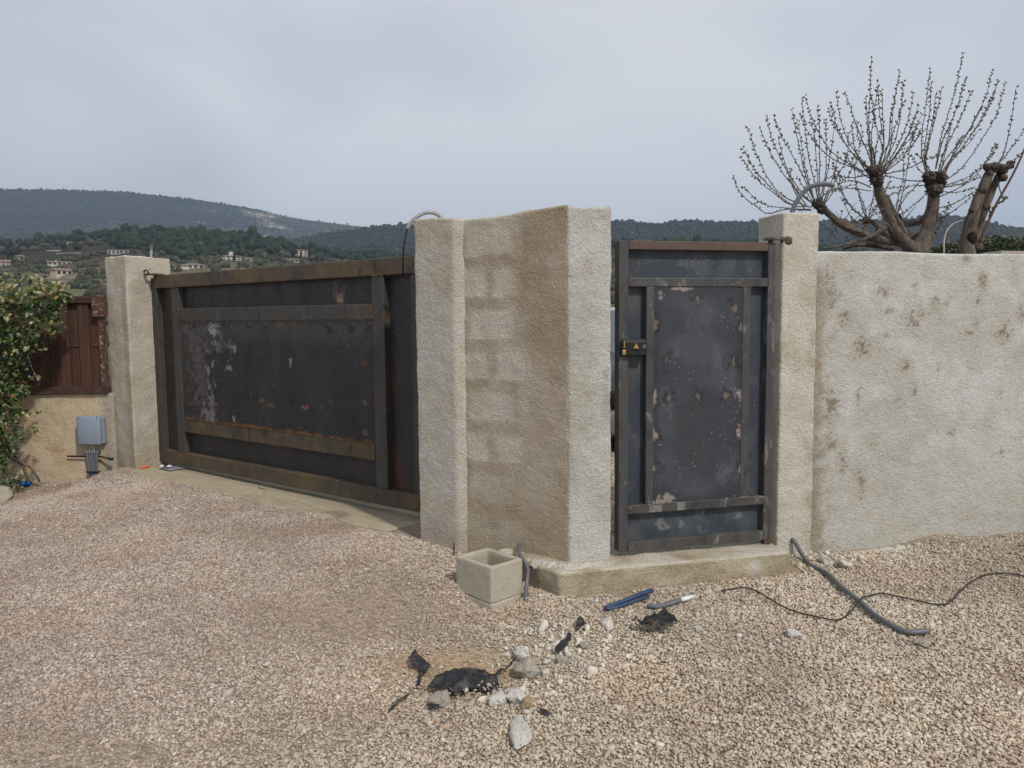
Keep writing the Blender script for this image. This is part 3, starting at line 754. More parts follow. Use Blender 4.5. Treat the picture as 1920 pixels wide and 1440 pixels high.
# ==================================================================== ROUGH CAST MASONRY
def prism(plan, z0, z1, closed=True, rad=0.018, step=0.009, amp=0.0036, colf=None, name='wall', mat=None, parent=None, topz=None, top_round=0.014, seed=1, wob=0.006, coarse_back=None):
    """vertical prism over a plan polygon (counter-clockwise), rounded arrises, cast-mortar relief in the mesh itself"""
    P = np.array(plan, float); n = len(P)
    pts = []; nrm = []
    for i in range(n):
        a, b, c = P[i - 1], P[i], P[(i + 1) % n]
        u = (b - a) / np.linalg.norm(b - a); v = (c - b) / np.linalg.norm(c - b)
        nu = np.array([u[1], -u[0]]); nv = np.array([v[1], -v[0]])
        L0 = np.linalg.norm(b - a); L1 = np.linalg.norm(c - b)
        cr = u[0] * v[1] - u[1] * v[0]
        rr = min(rad, L0 * .3, L1 * .3)
        p0 = b - u * rr; p1 = b + v * rr
        for t in np.linspace(0, 1, 5):
            q = (1 - t) ** 2 * p0 + 2 * t * (1 - t) * b + t * t * p1
            m = nu * (1 - t) + nv * t; pts.append(q); nrm.append(m / np.linalg.norm(m))
        # edge to the next corner
        d = (P[(i + 2) % n] - c) if n > 2 else v
        L1e = L1 - rr - min(rad, L1 * .3, np.linalg.norm(d) * .3)
        st = step
        if coarse_back and i in coarse_back: st = 0.08
        k = max(1, int(L1e / st))
        for j in range(1, k):
            pts.append(p1 + v * L1e * j / k); nrm.append(nv)
    pts = np.array(pts); nrm = np.array(nrm); m = len(pts)
    zs = np.arange(z0, z1 - top_round, step * 1.15)
    rings = [(z, 0.0, 0.0) for z in zs] + [(z1 - top_round + top_round * math.sin(a), top_round * (1 - math.cos(a)), math.sin(a)) for a in np.linspace(0, math.pi / 2, 4)]
    inn = [0.02, 0.04, 0.06, 0.09, 0.12]
    V = []; N = []
    for z, inset, up in rings:
        zz = np.full(m, z)
        if topz is not None:
            f = (z - z0) / (z1 - z0); zz = z + (np.array([topz(*q) for q in pts]) - z1) * f
        V.append(np.column_stack([pts - nrm * inset, zz])); N.append(np.column_stack([nrm * math.sqrt(max(0, 1 - up * up)), np.full(m, up)]))
    cen = pts.mean(0)
    for s in (0.12, 0.3, 0.55, 0.8, 0.97):
        q = (pts - nrm * top_round); q = q + (cen - q) * s
        zz = np.full(m, z1)
        if topz is not None: zz = np.array([topz(*w) for w in q])
        V.append(np.column_stack([q, zz])); N.append(np.column_stack([0 * nrm, np.ones(m)]))
    V = np.concatenate(V); N = np.concatenate(N); R = len(V) // m
    i = (np.arange(R - 1)[:, None] * m + np.arange(m)[None, :]); j = (np.arange(R - 1)[:, None] * m + (np.arange(m) + 1)[None, :] % m)
    F = np.stack([i.ravel(), j.ravel(), (j + m).ravel(), (i + m).ravel()], 1)
    # trowelled spatter: lumps cut by short slanting grooves
    tt = np.cumsum(np.linalg.norm(np.diff(np.vstack([pts, pts[:1]]), axis=0), axis=1)); tt = np.tile(np.concatenate([[0], tt[:-1]]), R)
    warp = 1.6 * fbm(V, 1.6, 2, seed=seed + 9)
    A_ = np.stack([tt * (1 + 0.0 * tt), V[:, 2], 0 * tt], 1); ca, sa = np.cos(0.5 + warp), np.sin(0.5 + warp)
    Wp = np.stack([tt * 38 + V[:, 2] * 10 * np.sin(warp), V[:, 2] * 46 + tt * 12 * np.cos(warp), 0 * tt + seed], 1)
    g = fbm(V, 46, 3, 0.65, seed=seed) * 0.9 - 0.75 * (1 - np.abs(vnoise(Wp, seed + 2))) ** 4 * sstep(-0.5, 0.3, fbm(V, 7, 2, seed=seed + 4)) + 0.2
    ph = (g * amp + fbm(V, 6, 2, seed=seed + 5) * wob)
    C = colf(V, N, g) if colf else None
    V = V + N * ph[:, None]
    return obj(name, V, F, mat or M_render, parent, True, C)

def mottled(V, base, alt, sc=3.0, seed=1, lo=-0.1, hi=0.35):
    return lerp(base, alt, sstep(lo, hi, fbm(V, sc, 4, 0.55, seed=seed)))
PALE = (0.56, 0.515, 0.435); WARM = (0.50, 0.44, 0.345); WHITE = (0.535, 0.518, 0.475); BROWN = (0.36, 0.265, 0.165); GREYB = (0.50, 0.465, 0.405)

# --- left gate pillar
GU = np.array([0.798, -0.603]); GN = np.array([-0.603, -0.798]); G0 = np.array([-3.405, 7.45])
WU = np.array([0.971, 0.239]); WN = np.array([0.239, -0.971]); W0 = np.array([0.624, 4.43])
def col_lp(V, N, g):
    c = mottled(V, (0.545, 0.495, 0.405), (0.49, 0.435, 0.345), 3, 101)
    c = lerp(c, (0.36, 0.295, 0.215), 0.55 * sstep(0.45, 0.0, V[:, 2] + 0.15 * fbm(V, 5, 3, seed=3)))
    st = sstep(0.055, 0.02, np.abs(V[:, 0] + 3.66 + 0.02 * fbm(V, 3, 2, seed=8))) * (V[:, 1] < 7.4) * sstep(1.95, 1.7, V[:, 2])
    return lerp(c, (0.36, 0.29, 0.21), 0.5 * st)
pil = prism([(-3.925, 7.505), (-3.61, 7.275), (-3.385, 7.73), (-3.70, 7.95)], -0.32, 1.985, colf=col_lp, name='gate_pillar', seed=11, coarse_back=(2, 3), wob=0.008, step=0.011)
tag(pil, 'beige rough cement pillar with a chamfer at the left end of the driveway gate', 'pillar')

# --- middle pier: gate pillar + angled wall + wicket pillar
pier = empty('gate_pier', (0, 0, 0)); tag(pier, 'tall angled cement pier of two pillars and a stained wall between the two gates', 'pier')
m0 = np.array([-0.617, 4.955]); m1 = np.array([-0.355, 4.772]); bk = np.array([0.575, 0.818])
c0 = np.array([-0.283, 4.797]); f0 = np.array([-0.289, 4.794]); f1 = np.array([0.312, 4.362])
fd = (f1 - f0) / np.linalg.norm(f1 - f0)
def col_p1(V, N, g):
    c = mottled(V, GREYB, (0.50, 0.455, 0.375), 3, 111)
    lit_paint = sstep(0.2, 0.6, N[:, 0])
    c = lerp(c, (0.58, 0.53, 0.43), lit_paint)  # sunlight on the chamfer side put into its colour
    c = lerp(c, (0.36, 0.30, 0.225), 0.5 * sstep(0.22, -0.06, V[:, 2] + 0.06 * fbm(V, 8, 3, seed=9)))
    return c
def col_panel(V, N, g):
    s = (V[:, :2] - f0) @ fd; z = V[:, 2]
    w = fbm(V, 5, 3, seed=121) * 0.035
    # drying ghosts of the hollow blocks under the render, pale block and browner joint
    row = (z + 0.02 + w * .6) % 0.253; off = np.where(np.floor((z + 0.02) / 0.253) % 2 == 0, 0, 0.2)
    joint = np.maximum(sstep(0.075, 0.012, np.abs(row - 0.126 - 0.09)), 0.75 * sstep(0.06, 0.008, np.abs(((s + w + off) % 0.4) - 0.2)))
    c = mottled(V, (0.53, 0.48, 0.395), (0.50, 0.445, 0.355), 4, 122)
    c = lerp(c, (0.58, 0.53, 0.44), 0.8 * (1 - joint) * sstep(0.5, 0.38, s + w) * sstep(.35, .6, z) * sstep(1.95, 1.8, z))
    c = lerp(c, (0.385, 0.31, 0.22), 0.74 * joint * sstep(0.5, 0.38, s + w) * sstep(1.95, 1.8, z) * (0.6 + 0.4 * sstep(-.3, .3, fbm(V, 2.5, 2, seed=7))))
    br = sstep(0.36, 0.50, s + 1.5 * w + 0.05 * np.sin(z * 5)) * (1 - 0.45 * sstep(-0.1, 0.4, fbm(V, 2.6, 3, seed=123)))
    br = br * (0.55 + 0.45 * sstep(0.9, 1.4, z) + 0.35 * sstep(0.9, 0.3, z) * sstep(.5, .62, s))
    c = lerp(c, (0.385, 0.295, 0.20), np.clip(br * 1.1, 0, 1) * 0.85)
    c = lerp(c, (0.405, 0.325, 0.225), 0.65 * sstep(0.50, 0.15, z + 0.2 * fbm(V, 3, 3, seed=124)))
    return c
def col_p2(V, N, g):
    c = mottled(V, WHITE, (0.47, 0.45, 0.40), 3.0, 131, -0.15, 0.3)
    spot = np.exp(-(((V[:, 0] - .43) / .045) ** 2 + ((V[:, 2] - 1.66) / .05) ** 2))
    c = lerp(c, (0.36, 0.29, 0.20), 0.55 * spot)
    dirty = sstep(0.05, 0.35, fbm(V * [1, 1, .6], 5, 4, seed=133)) * sstep(1.6, 1.2, V[:, 2]) * sstep(.3, .7, V[:, 2])
    c = lerp(c, (0.41, 0.375, 0.31), 0.55 * sstep(1.65, 1.25, V[:, 2]) * sstep(.45, .8, V[:, 2]) * sstep(.53, .42, V[:, 0] + .05 * fbm(V, 4, 3, seed=134)))
    return lerp(c, (0.34, 0.305, 0.245), 0.55 * dirty)
top_f = lambda x, y: 1.985 + 0.012 * math.sin(x * 9 + y * 4)
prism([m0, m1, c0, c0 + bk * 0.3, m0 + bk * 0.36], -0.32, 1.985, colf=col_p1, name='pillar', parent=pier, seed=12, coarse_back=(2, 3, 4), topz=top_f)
e1 = f1 + fd * 0.012
prism([f0 + fd * -0.02, e1, e1 + bk * 0.2, f0 + fd * -0.02 + bk * 0.2], -0.32, 1.982, colf=col_panel, name='wall_panel', parent=pier, seed=13, coarse_back=(1, 2, 3), step=0.0095, topz=lambda x, y: 1.982 + 0.012 * math.sin(x * 9 + y * 4))
q0 = np.array([0.318, 4.352]); q1 = q0 + WU * 0.262
prism([q0, q1, q1 - WN * 0.30, q0 - WN * 0.30], -0.12, 1.992, colf=col_p2, name='pillar', parent=pier, seed=14, coarse_back=(1, 2), topz=lambda x, y: 1.990 + 0.008 * math.sin(x * 11))

# --- right pillar
def col_rp(V, N, g):
    c = mottled(V, (0.585, 0.545, 0.46), (0.53, 0.485, 0.40), 4, 141)
    u = (V[:, :2] - np.array([1.647, 4.71])) @ WU
    edge = sstep(0.17, 0.25, u + 0.05 * fbm(V, 6, 3, seed=142)) * sstep(-0.1, 0.25, fbm(V, 9, 4, 0.6, seed=143))
    return lerp(c, (0.34, 0.275, 0.20), 0.5 * edge)
r0_ = np.array([1.647, 4.71]); r1_ = r0_ + WU * 0.25
rp = prism([r0_, r1_, r1_ - WN * 0.28, r0_ - WN * 0.28], -0.2, 1.988, colf=col_rp, name='wicket_pillar', seed=15, coarse_back=(1, 2))
tag(rp, 'square cream cement pillar between the wicket gate and the long white wall', 'pillar')

# --- long right wall
wa = r1_ - WN * 0.035 + WU * 0.004; WL = 2.6
SPOTS = []
def wall_uz(px, py):
    p = on_plane(px, py, (wa[0], wa[1], 0), (WN[0], WN[1], 0)); return float((p[:2] - wa) @ WU), float(p[2])
for (px, py, rx, ry, k) in [(1582, 596, 13, 13, .9), (1655, 548, 14, 12, .8), (1710, 600, 18, 20, .75), (1617, 655, 15, 17, 1), (1696, 685, 10, 10, 1), (1754, 573, 10, 11, .9), (1883, 625, 17, 18, .9), (1832, 611, 8, 6, .9), (1818, 626, 10, 5, .7), (1715, 732, 7, 9, .8), (1609, 750, 5, 14, .8), (1914, 585, 10, 14, .8), (1665, 582, 10, 6, .6), (1776, 571, 3, 7, .9), (1834, 565, 5, 5, .8), (1840, 520, 8, 12, .6), (1686, 750, 9, 8, .5), (1580, 870, 6, 22, .8), (1614, 905, 8, 26, .8), (1716, 540, 8, 12, .5), (1875, 733, 5, 12, .6), (1790, 808, 12, 7, .6), (1877, 850, 6, 7, .6), (1575, 552, 6, 7, .6), (1662, 630, 7, 5, .6), (1812, 488, 9, 10, .6), (1760, 690, 4, 7, .5), (1635, 835, 10, 6, .6), (1560, 760, 14, 22, .9), (1558, 540, 12, 40, .6), (1908, 742, 4, 10, .5), (1730, 590, 18, 6, .5), (1845, 530, 10, 14, .6), (1555, 830, 20, 14, .7)]:
    u, z = wall_uz(px, py); SPOTS.append((u, z, rx / 290, ry / 290, k))
def col_rw(V, N, g):
    u = (V[:, :2] - wa) @ WU; z = V[:, 2]
    c = mottled(V, (0.560, 0.552, 0.515), (0.500, 0.486, 0.438), 2.2, 151, -0.1, 0.4)
    c = lerp(c, (0.47, 0.425, 0.355), 0.5 * sstep(0.75, 0.05, z + 0.30 * fbm(V, 2.0, 3, seed=152)))
    c = lerp(c, (0.49, 0.455, 0.39), 0.5 * sstep(0.12, 0.40, fbm(V * [1, 1, 1.3], 1.7, 4, seed=156)))
    c = lerp(c, (0.48, 0.43, 0.35), 0.5 * sstep(0.0, 0.3, fbm(V, 3.5, 3, seed=155)) * sstep(1.25, 1.6, z))
    w1 = fbm(V, 22, 4, 0.65, seed=153); w2 = fbm(V, 60, 2, 0.6, seed=154)
    seam = sstep(0.125, 0.02, u + 0.06 * fbm(V * [1, 1, .5], 7, 3, seed=157)) * sstep(1.72, 1.6, z)
    c = lerp(c, (0.30, 0.24, 0.165), 0.85 * seam * (0.65 + 0.35 * sstep(-.3, .2, w2)))
    c = lerp(c, (0.30, 0.25, 0.18), 0.75 * sstep(0.26, 0.03, u) * sstep(-0.05, 0.25, fbm(V, 12, 4, 0.6, seed=158)) * sstep(1.6, 1.0, z))
    for (a, b, rx, ry, k) in SPOTS:
        d = np.sqrt(((u - a) / (rx * 1.25)) ** 2 + ((z - b) / (ry * 1.25)) ** 2)
        m = sstep(0.0, 0.34, 0.62 - d + 1.5 * w1 + 1.1 * w2)
        c = lerp(c, (0.43, 0.375, 0.29), 0.45 * k * sstep(2.0, 0.5, d + 0.7 * w1))
        c = lerp(c, (0.20, 0.152, 0.098), 0.85 * k * m)
    m = sstep(0.43, 0.56, fbm(V, 22, 5, 0.72, seed=159) + 0.10 * fbm(V, 2, 2, seed=160))
    return lerp(c, (0.27, 0.215, 0.145), 0.7 * m)
rwall = prism([wa, wa + WU * WL, wa + WU * WL - WN * 0.2, wa - WN * 0.2], -0.35, 1.755, colf=col_rw, name='boundary_wall', seed=16, coarse_back=(1, 2, 3), step=0.0095, amp=0.0030, topz=lambda x, y: 1.762 - 0.004 * (x - 1.9) + 0.004 * math.sin(x * 6))
tag(rwall, 'long whitish rough cement wall with brown spots to the right of the wicket', 'wall')

# --- low ochre wall with fence
def col_ow(V, N, g):
    c = mottled(V, (0.57, 0.455, 0.315), (0.51, 0.385, 0.245), 3.5, 161)
    c = lerp(c, (0.45, 0.27, 0.13), 0.6 * sstep(0.1, 0.4, fbm(V, 4, 3, seed=162)) * sstep(0.5, 0.2, V[:, 2]))
    c = lerp(c, (0.40, 0.34, 0.265), sstep(-4.03, -3.95, V[:, 0] + 0.05 * fbm(V, 9, 3, seed=163)))
    return c
low = prism([(-5.6, 7.42), (-3.87, 7.42), (-3.87, 7.60), (-5.6, 7.60)], -0.5, 0.672, colf=col_ow, name='low_wall', seed=17, coarse_back=(1, 2, 3), step=0.012, amp=0.004)
tag(low, 'low ochre roughcast wall under the brown wooden fence', 'wall')

# ==================================================================== THRESHOLDS
def col_slab(V, N, g):
    c = mottled(V, (0.44, 0.38, 0.265), (0.375, 0.32, 0.225), 6, 171)
    c = lerp(c, (0.30, 0.26, 0.205), 0.6 * sstep(0.1, 0.45, fbm(V, 9, 5, 0.65, seed=173)))
    d = (V[:, :2] - G0) @ GN
    return lerp(c, (0.30, 0.255, 0.19), 0.55 * sstep(0.10, 0.02, d + 0.05 * fbm(V, 6, 3, seed=172)))  # shade along and under the gate darkened into the slab colour
fs = lambda u, d: G0 + GU * u + GN * d
slab = prism([fs(-.25, .34), fs(.6, .36), fs(1.8, .345), fs(2.6, .335), fs(3.18, .33), fs(3.42, .31), fs(3.5, -.25), fs(-.1, -.25)], -0.24, -0.044, colf=col_slab, name='gate_threshold', mat=M_render_fine, seed=18, rad=.01, step=0.012, amp=0.0015, wob=0.004, topz=lambda x, y: -.044 - .007 * ((x - G0[0]) * GU[0] + (y - G0[1]) * GU[1]))
tag(slab, 'long yellowish concrete threshold strip under the driveway gate', 'threshold')
def col_step(V, N, g):
    c = mottled(V, (0.42, 0.365, 0.26), (0.36, 0.30, 0.205), 6, 181)
    c = lerp(c, (0.27, 0.22, 0.15), 0.55 * sstep(0.1, 0.4, fbm(V, 11, 5, 0.65, seed=184)))
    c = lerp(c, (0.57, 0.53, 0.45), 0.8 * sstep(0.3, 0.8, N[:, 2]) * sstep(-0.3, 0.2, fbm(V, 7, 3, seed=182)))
    c = lerp(c, (0.55, 0.53, 0.48), 0.8 * np.exp(-(((V[:, 0] - 1.43) / .045) ** 2 + ((V[:, 2] + .12) / .04) ** 2)))
    return lerp(c, (0.33, 0.255, 0.155), 0.6 * sstep(0.1, 0.4, fbm(V, 4, 3, seed=183)) * sstep(-.05, -.16, V[:, 2]))
s0 = np.array([0.257, 4.155])
step = prism([s0, s0 + WU * 0.7, s0 + WU * 1.44, s0 + WU * 1.45 - WN * .26, s0 + WU * 1.45 - WN * .62, s0 - WN * .62 + WU * .1, (-0.10, 4.60), (0.085, 4.36)], -0.36, -0.046, colf=col_step, name='doorstep', mat=M_render_fine, seed=19, rad=.010, step=0.010, amp=0.0042, wob=0.014)
tag(step, 'raw concrete doorstep with chipped edge under the wicket gate', 'doorstep')
# rubble of mortar along the foot of the pier
def lump_strip(name, path, w, h, mat, seed, parent=None):
    P = smooth_path(path, 110); V = []; n = 21
    T = np.gradient(P, axis=0); T /= np.linalg.norm(T, axis=1)[:, None]
    for i in range(len(P)):
        s = np.array([T[i][1], -T[i][0], 0]); e = math.sin(math.pi * min(1, max(0.02, i / (len(P) - 1))))  ** .5
        for k in range(n):
            t = k / (n - 1) * 2 - 1
            V.append(P[i] + s * t * w * e + np.array([0, 0, h * e * (1 - t * t)]))
    V = np.array(V); m = len(P)
    V += np.stack([fbm(V, 30, 4, 0.7, seed=seed + a) for a in range(3)], 1) * [0.020, 0.020, 0.030]
    i = (np.arange(m - 1)[:, None] * n + np.arange(n - 1)[None, :]).ravel()
    return obj(name, V, np.stack([i, i + n, i + n + 1, i + 1], 1), mat, parent)
lump_strip('mortar_rubble', [(-.36, 4.72, -.13), (-.22, 4.62, -.125), (-.10, 4.54, -.12), (-.04, 4.50, -.13)], 0.05, 0.03, M_mortar, 300, step)
lump_strip('mortar_rubble', [(.04, 4.44, -.08), (.12, 4.37, -.062), (.26, 4.27, -.058), (.42, 4.29, -.06), (.6, 4.345, -.062)], 0.055, 0.03, M_mortar, 305, step)
lump_strip('mortar_rubble', [(1.92, 4.76, -.17), (2.2, 4.82, -.17), (2.5, 4.89, -.165), (2.8, 4.97, -.16), (3.1, 5.05, -.16), (3.5, 5.14, -.16)], 0.06, 0.022, M_mortar, 310, rwall)

# ==================================================================== STEEL GATES
def sheet(fr, a0, a1, z0, z1, b, colf, name, mat, parent, step=0.013, th=0.003):
    na, nz = max(2, int((a1 - a0) / step)), max(2, int((z1 - z0) / step))
    A, Z = np.meshgrid(np.linspace(a0, a1, na), np.linspace(z0, z1, nz))
    A = A.ravel(); Z = Z.ravel()
    buck = 0.0025 * fbm(np.stack([A, Z, 0 * A], 1), 2.2, 2, seed=77)
    V = np.array([fr(x, b + q, y) for x, q, y in zip(A, buck, Z)])
    i = (np.arange(nz - 1)[:, None] * na + np.arange(na - 1)[None, :]).ravel()
    F = np.stack([i, i + na, i + na + 1, i + 1], 1)
    # back face
    k = len(V); corners = [fr(a0, b - th - .003, z0), fr(a1, b - th - .003, z0), fr(a1, b - th - .003, z1), fr(a0, b - th - .003, z1)]
    V2 = np.concatenate([V, corners]); F2 = [tuple(f) for f in F] + [(k, k + 1, k + 2, k + 3)]
    C = colf(A, Z, V) if colf else None
    if C is not None: C = np.concatenate([C, np.tile(C.mean(0), (4, 1))])
    return obj(name, V2, F2, mat, parent, True, C)
def blobs(c, A, Z, items, seed):
    P = np.stack([A, Z, 0 * A], 1); w = fbm(P, 16, 4, 0.65, seed=seed); w2 = fbm(P * [1.3, .7, 1], 50, 3, 0.65, seed=seed + 7)
    for (a, z, ra, rz, col, k) in items:
        d = np.sqrt(((A - a) / ra) ** 2 + ((Z - z) / rz) ** 2)
        if d.min() > 2.5: continue
        c = lerp(c, col, k * sstep(-0.05, 0.5, 0.75 - d + 1.5 * w + 0.9 * w2))
    return c
def bead(fr, a0, z0, a1, z1, b, r=0.006, seed=1, mat=None, parent=None, name='weld_bead'):
    n = max(6, int(math.hypot(a1 - a0, z1 - z0) / 0.012)); t = np.linspace(0, 1, n)
    P = np.array([fr(a0 + (a1 - a0) * x, b, z0 + (z1 - z0) * x) for x in t])
    rr = r * 0.72 * (0.45 + 0.9 * np.abs(vnoise(np.stack([t * n * .6, 0 * t + seed, 0 * t], 1), seed)))
    P[:, 2] += 0.002 * vnoise(np.stack([t * n * .4, 0 * t + seed, 0 * t + 5], 1), seed)
    V, F = tube(P, rr, 6); return obj(name, V, F, mat or M_weld, parent)

# ---- driveway gate
gate = empty('driveway_gate', (G0[0], G0[1], 0)); tag(gate, 'wide dark raw-steel driveway gate with rusty welded frame', 'gate')
gate.rotation_euler = (0, 0, 0)
FG = frame((0, 0, 0), (GU[0], GU[1], 0), (GN[0], GN[1], 0))
def bar(fr, parent, name, a0, a1, z0, z1, b0, b1, mat, bev=0.006):
    V, F = box(fr, a0, a1, b0, b1, z0, z1, bev); return flat(obj(name, V, F, mat, parent))
RC = -0.058
bar(FG, gate, 'stile', -.145, -.022, -.008, 1.785, -.10, 0.0, M_bar)
bar(FG, gate, 'stile', 3.385, 3.50, .118, 1.676, -.10, -.002, M_bar)
bar(FG, gate, 'top_rail', -.020, 3.50, 1.680, 1.803, -.10, 0.003, M_bar_top)
bar(FG, gate, 'bottom_rail', -.020, 3.50, -.010, .115, -.10, 0.003, M_bar_top)
bar(FG, gate, 'mullion', .245, .368, .118, 1.677, RC - .004, 0.0, M_bar)
bar(FG, gate, 'mullion', 2.992, 3.115, .118, 1.677, RC - .004, 0.001, M_bar)
bar(FG, gate, 'cross_rail', .371, 2.989, 1.362, 1.480, RC - .004, 0.0, M_bar)
bar(FG, gate, 'cross_rail', .371, 2.989, .318, .445, RC - .004, 0.001, M_bar_top)
def gpx(px, py):
    p = on_plane(px, py, (G0[0], G0[1], 0), (GN[0], GN[1], 0)); return float((p[:2] - G0) @ GU), float(p[2])
GS = []
def gb(px, py, rx, ry, col, k):
    a, z = gpx(px, py); GS.append((a, z, rx / 130.0, ry / 225.0, col, k))
LG = (0.115, 0.108, 0.105); WH = (0.30, 0.295, 0.285); RU = (0.17, 0.075, 0.025); DK = (0.010, 0.010, 0.011)
gb(375, 690, 34, 150, (0.085, 0.075, 0.070), .9); gb(360, 640, 22, 60, (0.10, 0.088, 0.080), .6); gb(400, 625, 15, 24, WH, .8); gb(408, 650, 12, 18, LG, .9); gb(390, 700, 6, 50, WH, .6)
gb(396, 760, 14, 60, (0.16, 0.14, 0.13), .8); gb(385, 780, 18, 25, (0.20, 0.17, 0.15), .7); gb(430, 650, 9, 16, LG, .8); gb(437, 655, 8, 13, WH, .7); gb(427, 690, 8, 14, (0.28, 0.24, 0.20), .8); gb(420, 645, 6, 14, LG, .7)
gb(388, 672, 12, 12, DK, .9); gb(392, 708, 8, 14, DK, .9); gb(350, 770, 7, 12, DK, .9); gb(372, 772, 5, 14, DK, .9); gb(398, 682, 6, 10, (.25, .19, .15), .7)
for x in (365, 420, 465, 494, 545, 615, 655, 690): gb(x, 610 + (x % 7), 8, 11, DK, .9); gb(x + 3, 606, 4, 5, LG, .8)
gb(547, 613, 6, 17, (.10, .038, .018), .9); gb(525, 608, 9, 11, (.13, .09, .05), .7); gb(490, 752, 9, 5, RU, .8); gb(570, 765, 8, 5, (.25, .10, .03), .9); gb(506, 760, 7, 8, (.14, .10, .05), .6); gb(683, 680, 6, 13, RU, .6); gb(683, 752, 6, 12, (.16, .11, .055), .8); gb(543, 680, 5, 12, WH, .7); gb(470, 735, 3, 20, LG, .6); gb(683, 812, 6, 10, (.15, .10, .05), .7)
for x, y in ((430, 785), (492, 790), (532, 800), (543, 795), (616, 812), (545, 750)): gb(x, y, 6, 14, DK, .9)
gb(437, 787, 4, 8, WH, .8); gb(480, 620, 50, 8, (0.04, 0.038, 0.036), .7)
def col_gc(A, Z, V):
    P = np.stack([A, Z, 0 * A], 1)
    c = lerp((0.019, 0.019, 0.0215), (0.030, 0.028, 0.029), sstep(-.2, .4, fbm(P * [2.5, 1, 1], 1.6, 4, seed=201)))
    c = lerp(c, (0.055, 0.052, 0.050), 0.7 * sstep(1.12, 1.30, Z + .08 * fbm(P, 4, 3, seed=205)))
    c = blobs(c, A, Z, GS, 202)
    return lerp(c, (0.20, 0.085, 0.025), 0.8 * sstep(0.475, 0.452, Z + 0.02 * fbm(P, 12, 3, seed=203)) * sstep(-.4, .2, fbm(P, 6, 3, seed=204)))
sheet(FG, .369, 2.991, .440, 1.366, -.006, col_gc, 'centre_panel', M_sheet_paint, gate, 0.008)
RUB = [(gpx(624, 552)[0] + dx, gpx(624, 550)[1] + dz, rx, rz, col, .9) for dx, dz, rx, rz, col in ((-.055, 0, .020, .10, (.15, .075, .045)), (-.025, .01, .022, .085, (.20, .11, .07)), (.005, -.03, .018, .06, (.26, .17, .12)), (.035, 0, .022, .10, (.19, .10, .06)), (.065, .02, .014, .07, (.15, .08, .05)), (.02, -.05, .05, .035, (.30, .21, .15)))]
def col_gr(A, Z, V):
    P = np.stack([A, Z, 0 * A], 1)
    c = lerp((0.024, 0.023, 0.024), (0.036, 0.030, 0.026), sstep(-.2, .4, fbm(P * [3, .8, 1], 2, 4, seed=211)))
    c = lerp(c, (0.075, 0.034, 0.018), 0.75 * sstep(0.0, .4, fbm(P * [1.5, .7, 1], 2.0, 3, seed=212)) * sstep(1.2, .7, Z) * ((A < .3) | (A > 3.1)))
    return blobs(c, A, Z, RUB, 213)
sheet(FG, -.025, .247, .112, 1.682, RC, col_gr, 'back_panel', M_sheet_paint, gate)
sheet(FG, .366, 2.994, 1.476, 1.682, RC, col_gr, 'back_panel', M_sheet_paint, gate)
sheet(FG, .366, 2.994, .112, .322, RC, col_gr, 'back_panel', M_sheet_paint, gate)
sheet(FG, 3.113, 3.387, .112, 1.682, RC, col_gr, 'back_panel', M_sheet_paint, gate)
for k, a in enumerate([(.372, .447, 2.988, .449, .003, .0065), (.372, 1.362, .372, 1.480, .002, .006), (2.988, 1.362, 2.988, 1.480, .003, .009), (2.988, .318, 2.988, .447, .003, .009), (.245, .117, .368, .117, .003, .009), (.245, 1.679, .368, 1.679, .003, .007), (2.992, 1.679, 3.115, 1.679, .004, .009), (2.992, .117, 3.115, .117, .004, .009), (-.021, 1.682, -.021, 1.80, .003, .007), (.372, .318, .372, .447, .002, .006), (.372, 1.361, 2.988, 1.361, .001, .004), (-.021, 0.0, -.021, .115, .003, .006), (3.4, 0.0, 3.47, .115, .004, .012)]):
    bead(FG, *a[:5], r=a[5], seed=k + 1, parent=gate)
ring = [(-.09 + .0 + .045 * math.cos(t) - .06, 0.02, 1.83 + .022 * math.sin(t) + .012) for t in np.linspace(0, 2 * math.pi, 19)]
V, F = tube([FG(a + .09, b + .050, z - .012) for a, b, z in ring], .009, 6, cap=False); hr = obj('hinge_eye', V, F, M_iron, gate)
bar(FG, gate, 'hinge_strap', -.05, .03, 1.806, 1.822, -.07, .05, M_iron, .003)
bar(FG, gate, 'hinge_pin', -.115, -.075, 1.785, 1.83, -.07, -.03, M_iron, .008)

# ---- wicket gate
wick = empty('wicket_gate', (W0[0], W0[1], 0)); tag(wick, 'narrow blue-black raw-steel pedestrian gate with ground welds and a lock', 'gate')
FWK = frame((0, 0, 0), (WU[0], WU[1], 0), (WN[0], WN[1], 0))
D = -0.05
bar(FWK, wick, 'stile', -.006, .052, -.016, 1.801, -.07, 0.0, M_bar_w, .003)
bar(FWK, wick, 'stile', .948, .998, -.016, 1.801, D, 0.0, M_bar_w, .003)
bar(FWK, wick, 'top_rail', .053, .947, 1.751, 1.801, D, 0.001, M_bar_rust, .003)
bar(FWK, wick, 'cross_rail', .053, .947, 1.540, 1.590, D, 0.001, M_bar_w, .003)
bar(FWK, wick, 'cross_rail', .053, .947, .208, .260, D, 0.001, M_bar_w, .003)
bar(FWK, wick, 'bottom_rail', .053, .947, -.016, .040, D, 0.001, M_bar_w, .003)
bar(FWK, wick, 'mullion', .163, .211, .262, 1.538, D, 0.0, M_bar_w, .003)
bar(FWK, wick, 'mullion', .784, .836, .262, 1.538, D, 0.0, M_bar_w, .003)
def wpx(px, py):
    p = on_plane(px, py, (W0[0], W0[1], 0), (WN[0], WN[1], 0)); return float((p[:2] - W0) @ WU), float(p[2])
WS = []
def wb(px, py, rx, ry, col, k):
    a, z = wpx(px, py); WS.append((a, z, rx / 300.0, ry / 310.0, col, k))
TA = (0.30, 0.255, 0.215)
